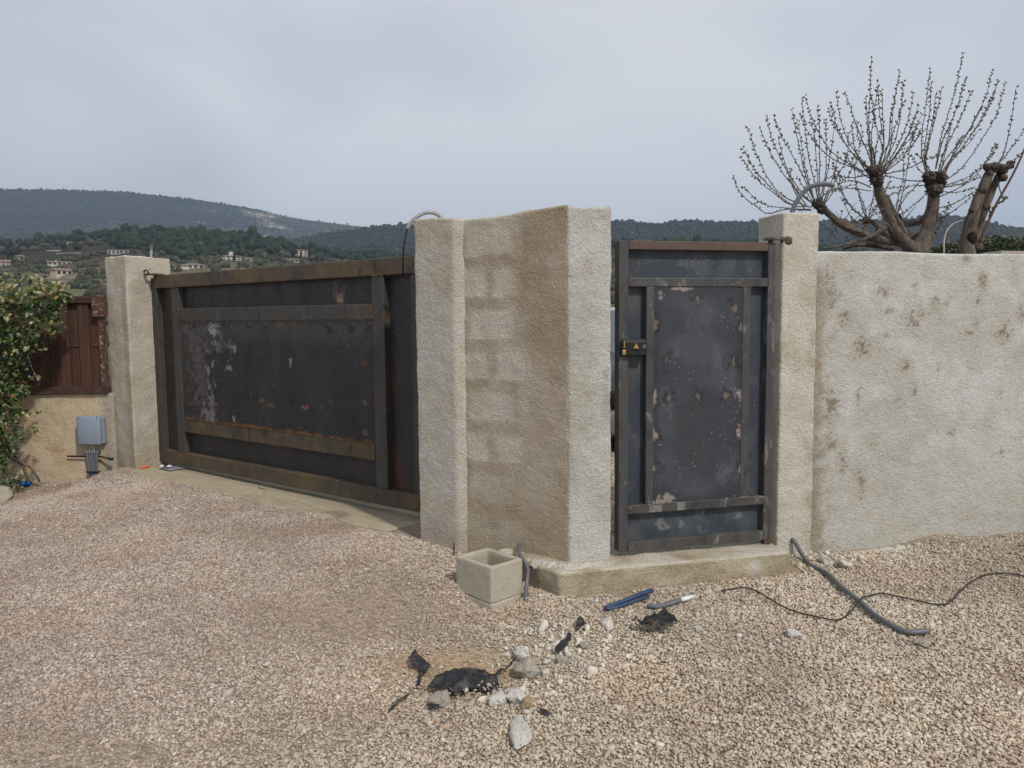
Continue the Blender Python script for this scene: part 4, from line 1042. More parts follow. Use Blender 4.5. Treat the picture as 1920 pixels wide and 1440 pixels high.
for x, y in ((1228, 605), (1308, 562), (1378, 575), (1390, 612), (1250, 675), (1375, 680), (1255, 745), (1310, 742), (1362, 745), (1395, 740), (1228, 815), (1390, 812), (1228, 880), (1390, 878), (1226, 750)):
    wb(x, y, 17, 22, (0.014, 0.013, 0.012), .9); wb(x, y + 1, 7, 12, (.17, .135, .10), .85)
for x, y, a, b in ((1226, 812, 9, 18), (1389, 812, 10, 18), (1226, 880, 8, 15), (1389, 745, 12, 20), (1227, 745, 7, 16), (1255, 935, 13, 16), (1232, 940, 20, 14), (1310, 942, 8, 6), (1370, 940, 14, 6), (1240, 550, 10, 9), (1280, 541, 40, 4), (1390, 878, 5, 8)): wb(x, y, a, b, TA, .8)
wb(1365, 890, 30, 30, (.11, .11, .115), .5); wb(1320, 600, 40, 40, (.075, .08, .09), .6); wb(1290, 780, 60, 40, (.042, .040, .040), .6); wb(1300, 860, 60, 60, (.052, .050, .048), .5)
def col_wc(A, Z, V):
    P = np.stack([A, Z, 0 * A], 1)
    c = lerp((0.036, 0.040, 0.050), (0.058, 0.063, 0.077), sstep(-.25, .35, fbm(P * [1, 1.4, 1], 2.6, 4, seed=221)))
    ed = np.minimum(np.minimum(A - .209, .786 - A), np.minimum(Z - .258, 1.542 - Z)) + .03 * fbm(P, 7, 4, seed=223)
    c = lerp(c, (0.026, 0.025, 0.026), 0.7 * sstep(.07, .0, ed))
    c = lerp(c, (0.105, 0.108, 0.118), 0.5 * sstep(.25, .5, fbm(P * [2.2, 1, 1], 3.2, 5, .7, seed=224)))
    return blobs(c, A, Z, WS, 222)
sheet(FWK, .209, .786, .258, 1.542, -.004, col_wc, 'centre_panel', M_sheet_paint, wick, 0.006)
WR = [(a, z, r, r2, (.22, .22, .20), .55) for a, z, r, r2 in ((.28, .13, .05, .04), (.42, .12, .03, .03), (.32, .10, .06, .03), (.56, .17, .02, .02), (.80, .13, .04, .03))] + [(.43, 1.68, .10, .03, (.11, .105, .10), .6), (.62, .10, .03, .012, (.02, .02, .02), .9)]
def col_wr(A, Z, V):
    P = np.stack([A, Z, 0 * A], 1)
    c = lerp((0.034, 0.044, 0.055), (0.064, 0.075, 0.083), sstep(-.25, .35, fbm(P * [1.5, 1, 1], 4, 4, seed=231)))
    c = lerp(c, (0.14, 0.15, 0.15), 0.6 * sstep(.2, .45, fbm(P, 16, 4, .65, seed=232)) * sstep(.7, .2, Z))
    return blobs(c, A, Z, WR, 233)
for a0, a1, z0, z1 in ((.05, .95, 1.588, 1.753), (.05, .165, .258, 1.542), (.834, .95, .258, 1.542), (.05, .95, .038, .21)):
    sheet(FWK, a0, a1, z0, z1, -.046, col_wr, 'back_panel', M_sheet_paint, wick, 0.009)
for k, a in enumerate([(.212, .261, .30, .262, .001, .007), (.30, .261, .36, .262, .001, .005), (.77, .262, .845, .263, .001, .006), (.90, .262, .95, .25, .002, .008), (.05, .252, .075, .24, .002, .007), (.952, 1.575, .955, 1.55, .001, .006), (.053, 1.56, .053, 1.59, .001, .006), (.053, 1.80, .10, 1.752, .002, .003), (.053, -.014, .10, .038, .002, .003), (.75, 1.54, .84, 1.54, .001, .006)]):
    bead(FWK, *a[:5], r=a[5], seed=k + 40, parent=wick, mat=M_weld_grey if k not in (5, 6, 9) else M_weld)
# lock case
lk = bar(FWK, wick, 'lock_case', .000, .158, 1.142, 1.228, -.045, .028, M_black, .008)
bar(FWK, lk, 'lock_lid', .004, .154, 1.212, 1.238, -.04, .022, M_black, .008)
V = np.array([FWK(*p) for p in ((.066, .0285, 1.182), (.104, .0285, 1.182), (.085, .0285, 1.222), (.070, .040, 1.186), (.100, .040, 1.186), (.085, .040, 1.214))]); flat(obj('lock_cylinder', V, [(0, 1, 2), (5, 4, 3), (0, 3, 4, 1), (1, 4, 5, 2), (2, 5, 3, 0)], M_brass, lk))
bar(FWK, lk, 'latch_bolt', .002, .022, 1.150, 1.178, .027, .036, M_brass, .003)
bar(FWK, lk, 'strike_slot', .012, .018, 1.19, 1.225, .027, .031, M_brass, .001)
t_ = np.linspace(0, 2 * math.pi, 13); V, F = tube([FWK(.137 + .008 * math.cos(a), .030, 1.196 + .008 * math.sin(a)) for a in t_], .002, 6, cap=False); obj('screw_ring', V, F, M_conduit_l, lk)
bar(FWK, wick, 'pivot_block', .955, 1.0, -.062, -.018, -.045, .004, M_iron, .004)
# hinge strap of the wicket, anchored in the pillar
hp = np.array([FWK(.93, .012, 1.818), FWK(.965, .03, 1.819), FWK(1.0, .03, 1.820), FWK(1.055, .005, 1.822), FWK(1.06, -.05, 1.822), FWK(.99, -.05, 1.819), FWK(.94, -.045, 1.817)])
n = len(hp); V = np.concatenate([hp, hp + [0, 0, .013]]); F = [tuple(range(n)), tuple(range(2 * n - 1, n - 1, -1))] + [(i, (i + 1) % n + 0, (i + 1) % n + n, i + n)[::-1] for i in range(n)]
flat(obj('hinge_strap', V, F, M_bar_w, wick))
Vr, Fr = tube([FWK(.972, -.02, 1.79), FWK(.972, -.02, 1.835)], .014, 10); obj('hinge_pin', Vr, Fr, M_iron, wick)
# broken pocket in the pillar where the strap enters
Vp, Fp = ico(2); Vp = Vp * [.036, .012, .030] * (1 + .3 * fbm(Vp, 3, 2, seed=3))[:, None]
pk = obj('broken_pocket', Vp + [1.674, 4.723, 1.818], Fp, mat_rock('broken_mortar', (0.14, 0.085, 0.055)), rp)

# ==================================================================== FENCE
fence = empty('wooden_fence', (-4.4, 7.45, .672)); tag(fence, 'brown stained board fence with peeling end post on the ochre wall', 'fence')
FF = frame((0, 0, 0), (1, 0, 0), (0, -1, 0)); ox, oz = -4.4, .672
edges = [-5.5 + .098 * i for i in range(0, 12)]
xs = [(-4.356 - .0985 * k) for k in range(12)]
def fb(name, x0, x1, z0, z1, b0, b1, mat=M_wood, bev=.003): return bar(FF, fence, name, x0 - ox, x1 - ox, z0 - oz, z1 - oz, b0, b1, mat, bev)
cols_ = [(-4.356, -4.258, 1), (-4.255, -4.163, 0), (-4.160, -4.062, 1), (-4.058, -3.972, 0)] + [(-4.356 - .0985 * (k + 1), -4.3595 - .0985 * k, (k + 1) % 2 == 0) for k in range(11)]
for x0, x1, fr_ in cols_:
    fb('board', x0 - (0 if fr_ else .012), x1 + (0 if fr_ else .012), .735 + rng.uniform(-.002, .004), 1.545, .022 if fr_ else -.006, .042 if fr_ else .012)
fb('top_rail', -5.6, -3.985, 1.545, 1.575, -.01, .062); fb('top_cap', -5.6, -3.99, 1.577, 1.612, -.02, .05)
fb('bottom_rail', -5.6, -3.905, .680, .733, -.02, .066)
for x0, x1, fr_ in cols_:
    if not fr_: fb('cross_rail', x0 - .001, x1 + .001, 1.126, 1.158, .0125, .0215)
fb('end_post', -3.968, -3.925, .735, 1.412, -.03, .045, M_peel, .004)
fb('post_cap', -4.005, -3.905, 1.415, 1.622, -.03, .075, M_peel, .005)
for x, z in ((-4.21, 1.14), (-4.02, 1.142), (-4.2, .705)): fb('nail_head', x, x + .012, z, z + .012, .020 if z > 1 else .066, .023 if z > 1 else .069, M_peel, .002)

# ==================================================================== JUNCTION BOX
jb = empty('junction_box', (-4.063, 7.415, .18)); tag(jb, 'blue-grey plastic electrical junction box on the low ochre wall', 'box')
FJ = frame((0, 0, 0), (1, 0, 0), (0, -1, 0))
bar(FJ, jb, 'back_box', -.118, .118, 0.008, .272, -.01, .055, M_boxpl, .012)
V, F = box(FJ, -.122, .108, .056, .105, 0.0, .284, .022); obj('cover', V, F, M_boxpl, jb)
for x in (-.10, .085): bar(FJ, jb, 'screw', x - .005, x + .005, .268, .278, .098, .107, M_black, .001)
cg = empty('conduit_bundle', (-4.07, 7.36, -.14)); tag(cg, 'bundle of five grey conduits tied under the junction box', 'conduit')
for k in range(5):
    x = -.044 + .022 * k; P = [(x * 1.5, 0.02 * (k % 2), -.10), (x * 1.15 + .003, .01 * (k % 2), .02), (x * .8, .008 * (k % 2), .07), (x, .008 * (k % 2), .17), (x * 1.15, .0, .265)]
    V, F = tube(smooth_path(P, 16), .0125, 9); obj('conduit', V, F, M_conduit, cg)
V, F = box(WORLD, -.062, .062, -.022, .025, .052, .064, .004); obj('cable_tie', V, F, M_black, cg)
for x in (-.03, .012, .03): V, F = tube(smooth_path([(x, .0, .26), (x * .6, 0, .29), (x * .7, .01, .33)], 8), .002, 5); obj('wire', V, F, M_whitepl, cg)
rod = MB().tube([(-4.33, 7.392, .066), (-4.0, 7.385, .060), (-3.90, 7.345, .048)], .008, 7).tube([(-3.905, 7.347, .048), (-3.86, 7.335, .042)], .014, 8).build('rod', M_black)
tag(rod, 'thin black rod with a knob lying across the ochre wall behind the conduits', 'rod')

# ==================================================================== SMALL THINGS AT THE LEFT GATE END
def scrap(name, px, size, col, label, cat, h=.02, seed=1, mat=None, flatn=.25, dz=0.0, z=None):
    p = on_ground(*px) if z is None else on_plane(px[0], px[1], (0, 0, z), (0, 0, 1))
    V, F = ico(2); V = V * [size[0], size[1], h] * (1 + .45 * fbm(V, 2.2, 3, seed=seed))[:, None]
    o = obj(name, V, F, mat, smooth=False); o.location = (p[0], p[1], p[2] + h * .6 + dz); o.rotation_euler = (0, 0, seed * 1.3); tag(o, label, cat); return o
scrap('marker_tag', (272, 877), (.045, .018), None, 'small orange marker scrap on the concrete by the left gate pillar', 'scrap', .012, 3, M_orange, z=-.04)
pl = on_plane(322, 879, (0, 0, -.04), (0, 0, 1)); V, F = box(WORLD, -.09, .09, -.07, .07, 0, .008, .002)
pt = flat(obj('metal_plate', V, F, simple('grey_plate', (.22, .22, .23), .5, .4, .2))); pt.location = (pl[0], pl[1], -.038); pt.rotation_euler = (0, 0, -.65); tag(pt, 'flat grey metal plate at the hinge end of the driveway gate', 'plate')
fit = MB()
for k, (x, y, r) in enumerate([(-.03, 0, .022), (0.0, .01, .018), (.035, -.008, .02), (.01, -.02, .014)]):
    a = np.linspace(0, 2 * math.pi, 13); fit.tube([(x + r * math.cos(q), y + r * math.sin(q), .014 + .01 * (k % 2)) for q in a], .007, 6, m=k % 2, cap=False)
fo = fit.build('metal_fitting', [M_whitepl, M_black]); fo.location = (pl[0] - .05, pl[1] - .015, -.022); tag(fo, 'tangled white and black fitting lying on the grey plate', 'fitting')
scrap('plastic_sheet', (46, 911), (.075, .05), None, 'crumpled bright blue plastic on the soil under the shrub', 'plastic', .035, 7, M_bluebag)

# ==================================================================== CONCRETE BLOCK
blk = empty('concrete_block', (-.125, 4.06, -.18)); tag(blk, 'hollow square concrete block standing on a second one beside the pier', 'block')
e1_ = np.array([-.683, .730, 0]); e2_ = np.array([.738, .675, 0])
FB = frame((0, 0, 0), e2_, e1_)
def hollow(name, z0, z1, parent, a=.237, b=.300, t=.03, seed=1):
    n = 14; out = []
    def loop(m, z, rr):
        pts = []
        x0, x1, y0, y1 = m, a - m, m, b - m
        for (cx, cy, s) in ((x0 + rr, y0 + rr, 180), (x1 - rr, y0 + rr, 270), (x1 - rr, y1 - rr, 0), (x0 + rr, y1 - rr, 90)):
            for k in range(4):
                q = math.radians(s + k * 30); pts.append((cx + rr * math.cos(q), cy + rr * math.sin(q)))
        full = []
        for i in range(len(pts)):
            p, q = np.array(pts[i]), np.array(pts[(i + 1) % len(pts)]); kk = max(1, int(round(np.linalg.norm(q - p) / .02))) if i % 4 == 3 else 1
            for j in range(kk): full.append(p + (q - p) * j / kk)
        return np.array(full)
    L = [(0.0, z, .006) for z in np.linspace(z0, z1 - .003, 16)] + [(.003, z1, .006), (t - .003, z1, .02)] + [(t, z, .02) for z in np.linspace(z1 - .006, z0, 8)]
    rings = [(loop(m, z, rr), z) for m, z, rr in L]
    k = min(len(r) for r, z in rings)
    V = []
    for r, z in rings:
        idx = np.linspace(0, len(r), k, endpoint=False).astype(int)
        for p in r[idx]: V.append(FB(p[0], p[1], z))
    V = np.array(V); V += np.stack([fbm(V, 35, 3, seed=seed + q) for q in range(3)], 1) * .0026 + np.stack([fbm(V, 110, 2, seed=seed + q) for q in range(3)], 1) * .0016
    R = len(rings); i = (np.arange(R - 1)[:, None] * k + np.arange(k)[None]); j = (np.arange(R - 1)[:, None] * k + (np.arange(k) + 1)[None] % k)
    F = np.stack([i.ravel(), (i + k).ravel(), (j + k).ravel(), j.ravel()], 1)
    bm_n = obj(name, V, F, M_block, parent); return bm_n
b1_ = hollow('upper_block', 0.003, .20, blk, seed=1)
b2_ = hollow('lower_block', -.20, -.003, blk, seed=5)

# ==================================================================== CONDUITS AND CABLES
def wire(name, pts, r, mat, label, cat, n=60, sides=10, hollow_end=False, group=None):
    P = smooth_path(pts, n); V, F = tube(P, r, sides)
    o = obj(name, V, F, [mat, M_hole]); tag(o, label, cat, group)
    if hollow_end:
        T = P[-1] - P[-2]; T /= np.linalg.norm(T); V2, F2 = tube([P[-1] - T * .001, P[-1] + T * .0015], r * .68, sides); obj('open_end', V2, F2, M_hole, o)  # black disc stands in for the dark inside of the pipe
    return o
def gp(px, py, dz): p = on_ground(px, py); p[2] += dz; return p
R3 = lambda X, Y: (1440 + X * .3055, 800 + Y * .3055)
start = on_plane(*R3(150, 695), (r0_[0], r0_[1], 0), (WN[0], WN[1], 0))
P = [start - np.array([WN[0], WN[1], 0]) * .08, start + np.array([WN[0], WN[1], 0]) * .012]
P += [on_plane(*R3(205, 775), (r0_[0] + WN[0] * .06, r0_[1] + WN[1] * .06, 0), (WN[0], WN[1], 0)), on_plane(*R3(265, 850), (r0_[0] + WN[0] * .16, r0_[1] + WN[1] * .16, 0), (WN[0], WN[1], 0))]
P += [gp(*R3(X, Y), .026) for X, Y in ((360, 925), (455, 1015), (565, 1105), (655, 1185), (760, 1252), (860, 1292), (985, 1286))]
wire('conduit', P, .0135, M_conduit, 'thick grey conduit running from the wicket pillar out over the gravel', 'conduit', 90, 12, True)
Vh, Fh = ico(2); hole = obj('conduit_hole', Vh * [.026, .026, .026] + start - np.array([WN[0], WN[1], 0]) * .020, Fh, M_hole, rp)  # black ball painted as the dark of the hole
P = [gp(*p, .020) for p in ((1352, 1114), (1395, 1108), (1420, 1116), R3(0, 1072), R3(70, 1115), R3(150, 1152), R3(300, 1190), R3(420, 1210), R3(500, 1168))]
P += [gp(*R3(568, 1112), .048)] + [gp(*R3(X, Y), .020) for X, Y in ((640, 1055), (700, 1046), (850, 1075), (1000, 1108), (1080, 1115), (1130, 1085), (1200, 1010), (1290, 948), (1380, 921), (1480, 922), (1571, 938), (1700, 975))]
wire('cable', P, .0042, M_cable, 'thin black cable curving over the gravel and across the grey conduit', 'cable', 160, 8)
pt_ = lambda X, Y, y: at(740 + X / 4, 360 + Y / 4, y)
wire('conduit', [pt_(420, 260, 5.16), pt_(345, 186, 5.15), pt_(300, 158, 5.14), pt_(250, 152, 5.12), pt_(200, 165, 5.11), pt_(150, 200, 5.10), pt_(118, 238, 5.10), pt_(94, 276, 5.10)], .0135, M_conduit_l, 'pale grey conduit arching over the top of the pier towards the driveway gate', 'conduit', 40, 12)
wire('cable', [pt_(110, 250, 5.10), pt_(93, 285, 5.10), pt_(76, 360, 5.10), pt_(66, 430, 5.10), pt_(62, 520, 5.10), pt_(62, 620, 5.12)], .0055, M_black, 'black cable hanging out of the pale conduit behind the gate', 'cable', 30, 8)
pw = lambda X, Y, y: at(1340 + X * .30208, 80 + Y * .30208, y)
wire('conduit', [pw(478, 1100, 4.86), pw(482, 1050, 4.86), pw(496, 1010, 4.86), pw(520, 968, 4.86), pw(552, 928, 4.86), pw(592, 898, 4.85), pw(640, 881, 4.84), pw(700, 879, 4.83), pw(742, 889, 4.82)], .0145, M_conduit, 'bent grey conduit sticking up from the top of the wicket pillar', 'conduit', 40, 12, True)
wire('conduit', [at(284, 490, 7.55), at(283.5, 478, 7.55), at(284, 465, 7.55), at(285, 459.5, 7.52)], .012, M_conduit_l, 'short conduit stub standing on the left gate pillar', 'conduit', 12, 10, True)
Rb = lambda X, Y: (820 + X * .13542, 980 + Y * .13542)
bpt = lambda X, Y, y: at(*Rb(X, Y), y)
wire('conduit', [bpt(1140, 285, 4.60), bpt(1132, 335, 4.51), bpt(1128, 400, 4.43), bpt(1172, 490, 4.37), bpt(1228, 570, 4.32), bpt(1255, 670, 4.27), bpt(1242, 800, 4.22), bpt(1228, 940, 4.19), bpt(1212, 1110, 4.17), bpt(1208, 1200, 4.16)], .0115, M_conduit, 'grey conduit coming out of the pier and down behind the concrete block', 'conduit', 50, 10)
hc = obj('conduit_hole', Vh * [.020, .020, .026] + bpt(1135, 300, 4.590), Fh, M_hole, pier)  # another black ball for the dark of a hole
st = wire('reinforcing_rod', [at(851, 1018, 4.70), at(851, 1040, 4.69), at(852, 1065, 4.68)], .006, M_iron, 'short rusty reinforcing rod at the corner of the pier', 'rod', 8, 7)

# pipes lying by the step
def pp(X, Y, dz): return gp(1060 + X * .17708, 1040 + Y * .17708, dz + .008)
wire('blue_pipe', [pp(425, 605, .012), pp(600, 545, .016), pp(760, 488, .022), pp(915, 440, .026)], .0125, M_bluepl, 'upper of the blue water pipe ends by the doorstep', 'pipe', 14, 12, True)
wire('blue_pipe', [pp(430, 615, .010), pp(560, 590, .012), pp(740, 530, .014), pp(880, 490, .016)], .008, M_bluepl, 'lower thinner blue pipe partly under gravel by the doorstep', 'pipe', 14, 10)
P = smooth_path([pp(870, 580, .012), pp(960, 592, .013), pp(1080, 570, .014), pp(1220, 530, .018)], 90)
rr = .0125 + .0015 * np.sin(np.arange(90) * 1.57); V, F = tube(P, rr, 10); cpipe = obj('corrugated_conduit', V, F, M_conduit); tag(cpipe, 'short grey corrugated conduit with a white end by the doorstep', 'conduit')
V, F = tube([pp(1215, 532, .018), pp(1290, 515, .020), pp(1360, 497, .022)], [.0125, .0115, .0105], 10); obj('white_end', V, F, M_whitepl, cpipe)

# ==================================================================== TORN FABRIC
def fabric(outline, label, lift, seed, cre=.02, name='fabric_scrap'):
    pts = [on_ground(*p) for p in outline]; bm = bmesh.new()
    vs = [bm.verts.new((p[0], p[1], 0)) for p in pts]; f = bm.faces.new(vs)
    if f.normal.z < 0: f.normal_flip()
    bmesh.ops.triangulate(bm, faces=bm.faces[:])
    for _ in range(3): bmesh.ops.subdivide_edges(bm, edges=[e for e in bm.edges if e.calc_length() > .012], cuts=1, use_grid_fill=True)
    bmesh.ops.triangulate(bm, faces=bm.faces[:])
    bm.verts.index_update()
    V = np.array([v.co[:] for v in bm.verts]); F = [tuple(l.index for l in q.verts) for q in bm.faces]; bm.free()
    z = gz(V[:, 0], V[:, 1])
    f1_ = (1 - np.abs(vnoise(V * [4, 9, 0] + seed, seed))) ** 3 * .9 + (1 - np.abs(vnoise(V * [9, 5, 0] + seed, seed + 5))) ** 5 * .6 + .12 * fbm(V, 18, 2, seed=seed); V[:, 2] = z + lift + .006 + cre * 1.6 * f1_
    V[:, :2] += np.stack([fbm(V, 60, 2, seed=seed + 1), fbm(V, 60, 2, seed=seed + 2)], 1) * .006
    o = obj(name, V, F, M_fabric); sd = o.modifiers.new('thickness', 'SOLIDIFY'); sd.thickness = .0025
    tag(o, label, 'fabric', 'torn black fabric scraps in the gravel'); return o
Z4 = lambda X, Y: (680 + X * .25, 1100 + Y * .25)
fabric([Z4(*p) for p in ((490, 805), (560, 765), (650, 735), (730, 695), (860, 665), (900, 690), (990, 715), (1080, 660), (1150, 600), (1140, 635), (1060, 690), (1015, 740), (1025, 800), (960, 820), (880, 830), (790, 820), (720, 855), (655, 865), (640, 830), (560, 835))], 'largest torn black fabric sheet lying across the gravel hollow', .012, 501, .022)
fabric([Z4(*p) for p in ((400, 530), (420, 565), (460, 590), (510, 620), (505, 650), (470, 690), (445, 740), (435, 795), (405, 800), (425, 720), (432, 650), (400, 635), (365, 630), (355, 590), (375, 550))], 'narrow twisted black fabric strip left of the largest sheet', .012, 502, .016)
fabric([Z4(*p) for p in ((1545, 385), (1565, 400), (1560, 440), (1540, 480), (1500, 515), (1465, 525), (1440, 520), (1445, 495), (1490, 470), (1525, 430))], 'small black fabric strip among white stones below the doorstep', .012, 503, .012)
fabric([Z4(*p) for p in ((1635, 275), (1670, 325), (1650, 350), (1610, 355), (1605, 315))], 'tiny pointed black fabric flap nearest the doorstep', .02, 504, .012)
Z5 = lambda X, Y: (1060 + X * .17708, 1040 + Y * .17708)
fabric([Z5(*p) for p in ((690, 770), (800, 820), (880, 790), (960, 775), (1010, 760), (1060, 720), (1140, 760), (1180, 850), (1130, 890), (1050, 880), (960, 900), (880, 880), (800, 860), (740, 810))], 'crumpled dusty black fabric heap between doorstep and cable', .02, 505, .03)
fabric([Z4(*p) for p in ((200, 965), (260, 890), (340, 840), (350, 850), (290, 895), (215, 970))], 'thin black fabric sliver left of the broken stones', .008, 506, .008)
fabric([Z4(*p) for p in ((1315, 945), (1380, 955), (1415, 985), (1360, 990))], 'tiny black fabric bit right of the white stones', .008, 507, .006)
fabric([Z4(*p) for p in ((480, 915), (560, 925), (590, 945), (540, 955), (490, 935))], 'small dark fabric edge under the earth clod', .008, 508, .006)

def litter(name, pts, r, mat, label, cat):
    P = smooth_path([gp(px, py, .016) for px, py in pts], 16); V, F = tube(P, np.linspace(r, r * .5, 16), 5); tag(obj(name, V, F, mat), label, cat)
litter('twig', [(1398, 1316), (1410, 1310), (1425, 1302)], .0022, M_iron, 'thin brown twig on the beige gravel right of the big stone', 'twig')
litter('twig', [(1353, 1417), (1372, 1412), (1383, 1402)], .0030, M_iron, 'dark reddish twig at the bottom edge of the gravel', 'twig')
litter('straw', [(1105, 1252), (1125, 1250), (1142, 1251)], .0020, M_twig_pale, 'dry straw stalk right of the smooth grey stone', 'straw')
# ==================================================================== NOTABLE STONES
def rock(px, py, rx, ry, rzz, mat, label, seed, name='stone', sharp=.35, rot=0.0, sink=.5, group='loose stones in the gravel', taper=0.0):
    p = on_ground(px, py); k = (p[1]) / FPX
    V, F = ico(4)
    pl_ = [np.array(v) / np.linalg.norm(v) for v in np.random.default_rng(seed).normal(size=(13, 3))]
    for q in pl_:
        d = V @ q; cut = .50 + .22 * np.random.default_rng(seed + 1).random(); ov = np.clip(d - cut, 0, None); V = V - ov[:, None] * q * .97
    V = V * (1 + sharp * .8 * fbm(V, 1.6, 2, seed=seed))[:, None] * 1.25 + .13 * np.stack([fbm(V, 4.5, 4, .65, seed=seed + q) for q in range(3)], 1)
    V = V * [rx * k, ry * k * 1.6, rzz * k]
    V[:, 0] *= 1 - taper * V[:, 1] / np.abs(V[:, 1]).max(); V[:, 2] *= 1 - .4 * taper * V[:, 1] / np.abs(V[:, 1]).max()
    c, s = math.cos(rot), math.sin(rot); V[:, :2] = V[:, :2] @ np.array([[c, s], [-s, c]])
    o = obj(name, V, F, mat); o.location = (p[0], p[1] + ry * k * .3, p[2] + .006 + rzz * k * (1 - sink)); tag(o, label, 'stone', group); return o
rock(976, 1392, 27, 38, 20, M_rock_white, 'largest pale pointed stone at the bottom centre of the gravel', 601, rot=.08, taper=.62)
rock(937, 1322, 18, 13, 15, M_rock_white, 'blunt white stone left of the pair beside the torn fabric', 602)
rock(966, 1320, 16, 13, 19, M_rock_white, 'upright white stone touching the tan one beside the torn fabric', 603, rot=1.2)
rock(986, 1330, 15, 8, 11, M_rock_tan, 'orange-tan stone at the right of the two white ones', 604)
rock(988, 1268, 25, 17, 18, M_rock_grey, 'brownish conglomerate lump at the right end of the torn fabric', 605)
rock(980, 1238, 15, 11, 14, M_rock_white, 'white lump just above the brownish conglomerate', 606)
rock(1054, 1246, 15, 8, 9, M_rock_grey, 'flat smooth grey stone below the small fabric strip', 607)
rock(1023, 1268, 9, 6, 7, M_rock_white, 'small white stone right of the conglomerate lump', 608)
rock(1097, 1218, 9, 9, 9, M_rock_grey, 'rounded grey stone right of the small fabric strip', 609)
rock(1138, 1178, 13, 9, 10, M_rock_white, 'pale grey stone beside the tiny fabric flap', 610)
rock(950, 1233, 8, 5, 6, M_rock_white, 'oval white stone lying on bare earth above the sheet', 611)
rock(828, 1323, 20, 10, 13, M_rock_grey, 'earthy brown clod below the left end of the fabric', 612)
rock(1587, 1066, 17, 8, 9, M_mortar, 'flat broken mortar chip between conduit and white wall', 613)
rock(1547, 1058, 9, 8, 10, M_mortar, 'rounded mortar lump beside the grey conduit', 614)
rock(1730, 1212, 20, 9, 10, M_rock_grey, 'flat grey-brown stone under the open end of the conduit', 615)
rock(1307, 1150, 9, 6, 7, M_rock_grey, 'brownish stone below the corrugated conduit', 616)
rock(1490, 1198, 17, 9, 9, M_rock_white, 'pale half-buried stone below the curve of the black cable', 617)
rock(1446, 1220, 8, 6, 7, M_rock_white, 'white angular stone left of the half-buried one', 618)
rock(1480, 1030, 9, 7, 7, M_mortar, 'mortar crumb at the right end of the doorstep', 619)
rock(3, 938, 22, 14, 18, M_rock_grey, 'large grey-brown rock at the left edge of the gravel', 620)
rock(1310, 1186, 8, 5, 6, M_rock_white, 'small white stone right of the crumpled fabric heap', 621)
rock(1065, 1232, 8, 5, 6, M_rock_white, 'pale stone just above the smooth grey one', 622)
rock(1024, 1246, 7, 5, 6, M_rock_white, 'round white stone between lump and smooth grey stone', 623)
rock(501, 1249, 6, 4, 4, M_rock_white, 'single white pebble on the pinkish gravel at left', 624)

# white crumbs of broken mortar around the torn fabric
M_crumb = simple('mortar_crumb', (0.62, 0.575, 0.50), 0.95, 0.1, 0.12, 2)
rr_ = np.random.default_rng(77); n = 210
qx = np.concatenate([rr_.normal(.20, .15, 130), rr_.normal(.05, .10, 40), rr_.normal(2.0, .2, 40)]); qy = np.concatenate([rr_.normal(3.58, .13, 130), rr_.normal(3.12, .08, 40), rr_.normal(4.72, .05, 40)])
s = .009 * np.exp(rr_.normal(0, .45, n)); cr_ = []
for k in range(5):
    V, F = ico(2)
    for q in np.random.default_rng(k).normal(size=(9, 3)):
        q = q / np.linalg.norm(q); ov = np.clip(V @ q - .6, 0, None); V = V - ov[:, None] * q
    cr_.append(proto('crumb', V * (1 + .2 * fbm(V, 3, 2, seed=k))[:, None], F, M_crumb))
scatter('mortar_crumbs', np.stack([qx, qy, gz(qx, qy) + s * .5], 1), np.stack([s * 1.3, s, s * .8], 1), rr_.uniform(0, 6.28, (n, 3)), cr_, label='white crumbs of broken mortar in the gravel')
# ==================================================================== GRAVEL
def pebble(seed, sub=1):
    V, F = ico(sub); r = np.random.default_rng(seed)
    V = V * (1 + .35 * fbm(V + seed, 1.4, 2, seed=seed))[:, None] * [1, r.uniform(.65, .95), r.uniform(.5, .75)]
    return V, F
P_peb = [proto('pebble', *pebble(s), M_stone) for s in range(1, 13)]
N0 = 730000
# uniform over the yard in front of the camera
x = rng.uniform(-6.0, 5.2, N0); y = rng.uniform(1.8, 7.5, N0)
inside = (np.abs(x + .0) < 0.70 * y + 0.9)
x, y = x[inside], y[inside]
def in_poly(x, y, poly):
    c = np.zeros(len(x), bool); n = len(poly); j = n - 1
    for i in range(n):
        xi, yi = poly[i]; xj, yj = poly[j]
        c ^= ((yi > y) != (yj > y)) & (x < (xj - xi) * (y - yi) / (yj - yi + 1e-12) + xi); j = i
    return c
edge_n = 0.02 * fbm(np.stack([x, y, 0 * x], 1), 7, 3, seed=88)
gd = (np.stack([x, y], 1) - G0) @ GN + edge_n * 2; gu = (np.stack([x, y], 1) - G0) @ GU
wd = (np.stack([x, y], 1) - np.array([0.318, 4.352])) @ WN; wu = (np.stack([x, y], 1) - np.array([0.318, 4.352])) @ WU
behind_gate = (gd < .355 - .03 * (gu > 1.8)) & (gu < 3.46) & (gu > -.35)
pier_zone = ((np.stack([x, y], 1) - m1) @ np.array([-bk[0], -bk[1]]) < 0) & (gu > 3.2) & (wu < .3)
behind_w = (wd < np.where(wu > 1.38, -.02, .01)) & (wu >= .0)
step_zone = (wd < .225) & (wu > -.03) & (wu < 1.42)
bed_zone = (y > 6.9 - .0 * x) & (x < -4.5)
fence_zone = (y > 7.38)
keep = ~(behind_gate | pier_zone | behind_w | step_zone | bed_zone | fence_zone)
dens = 1 - 0.94 * sstep(.12, .75, dusty(x, y))
left_p = sstep(0.2, -1.4, x - .15 * y + .5)
dens = dens * (0.8 + 0.2 * (1 - left_p))
keep &= rng.random(len(x)) < dens
x, y, left_p = x[keep], y[keep], left_p[keep]
m = len(x)
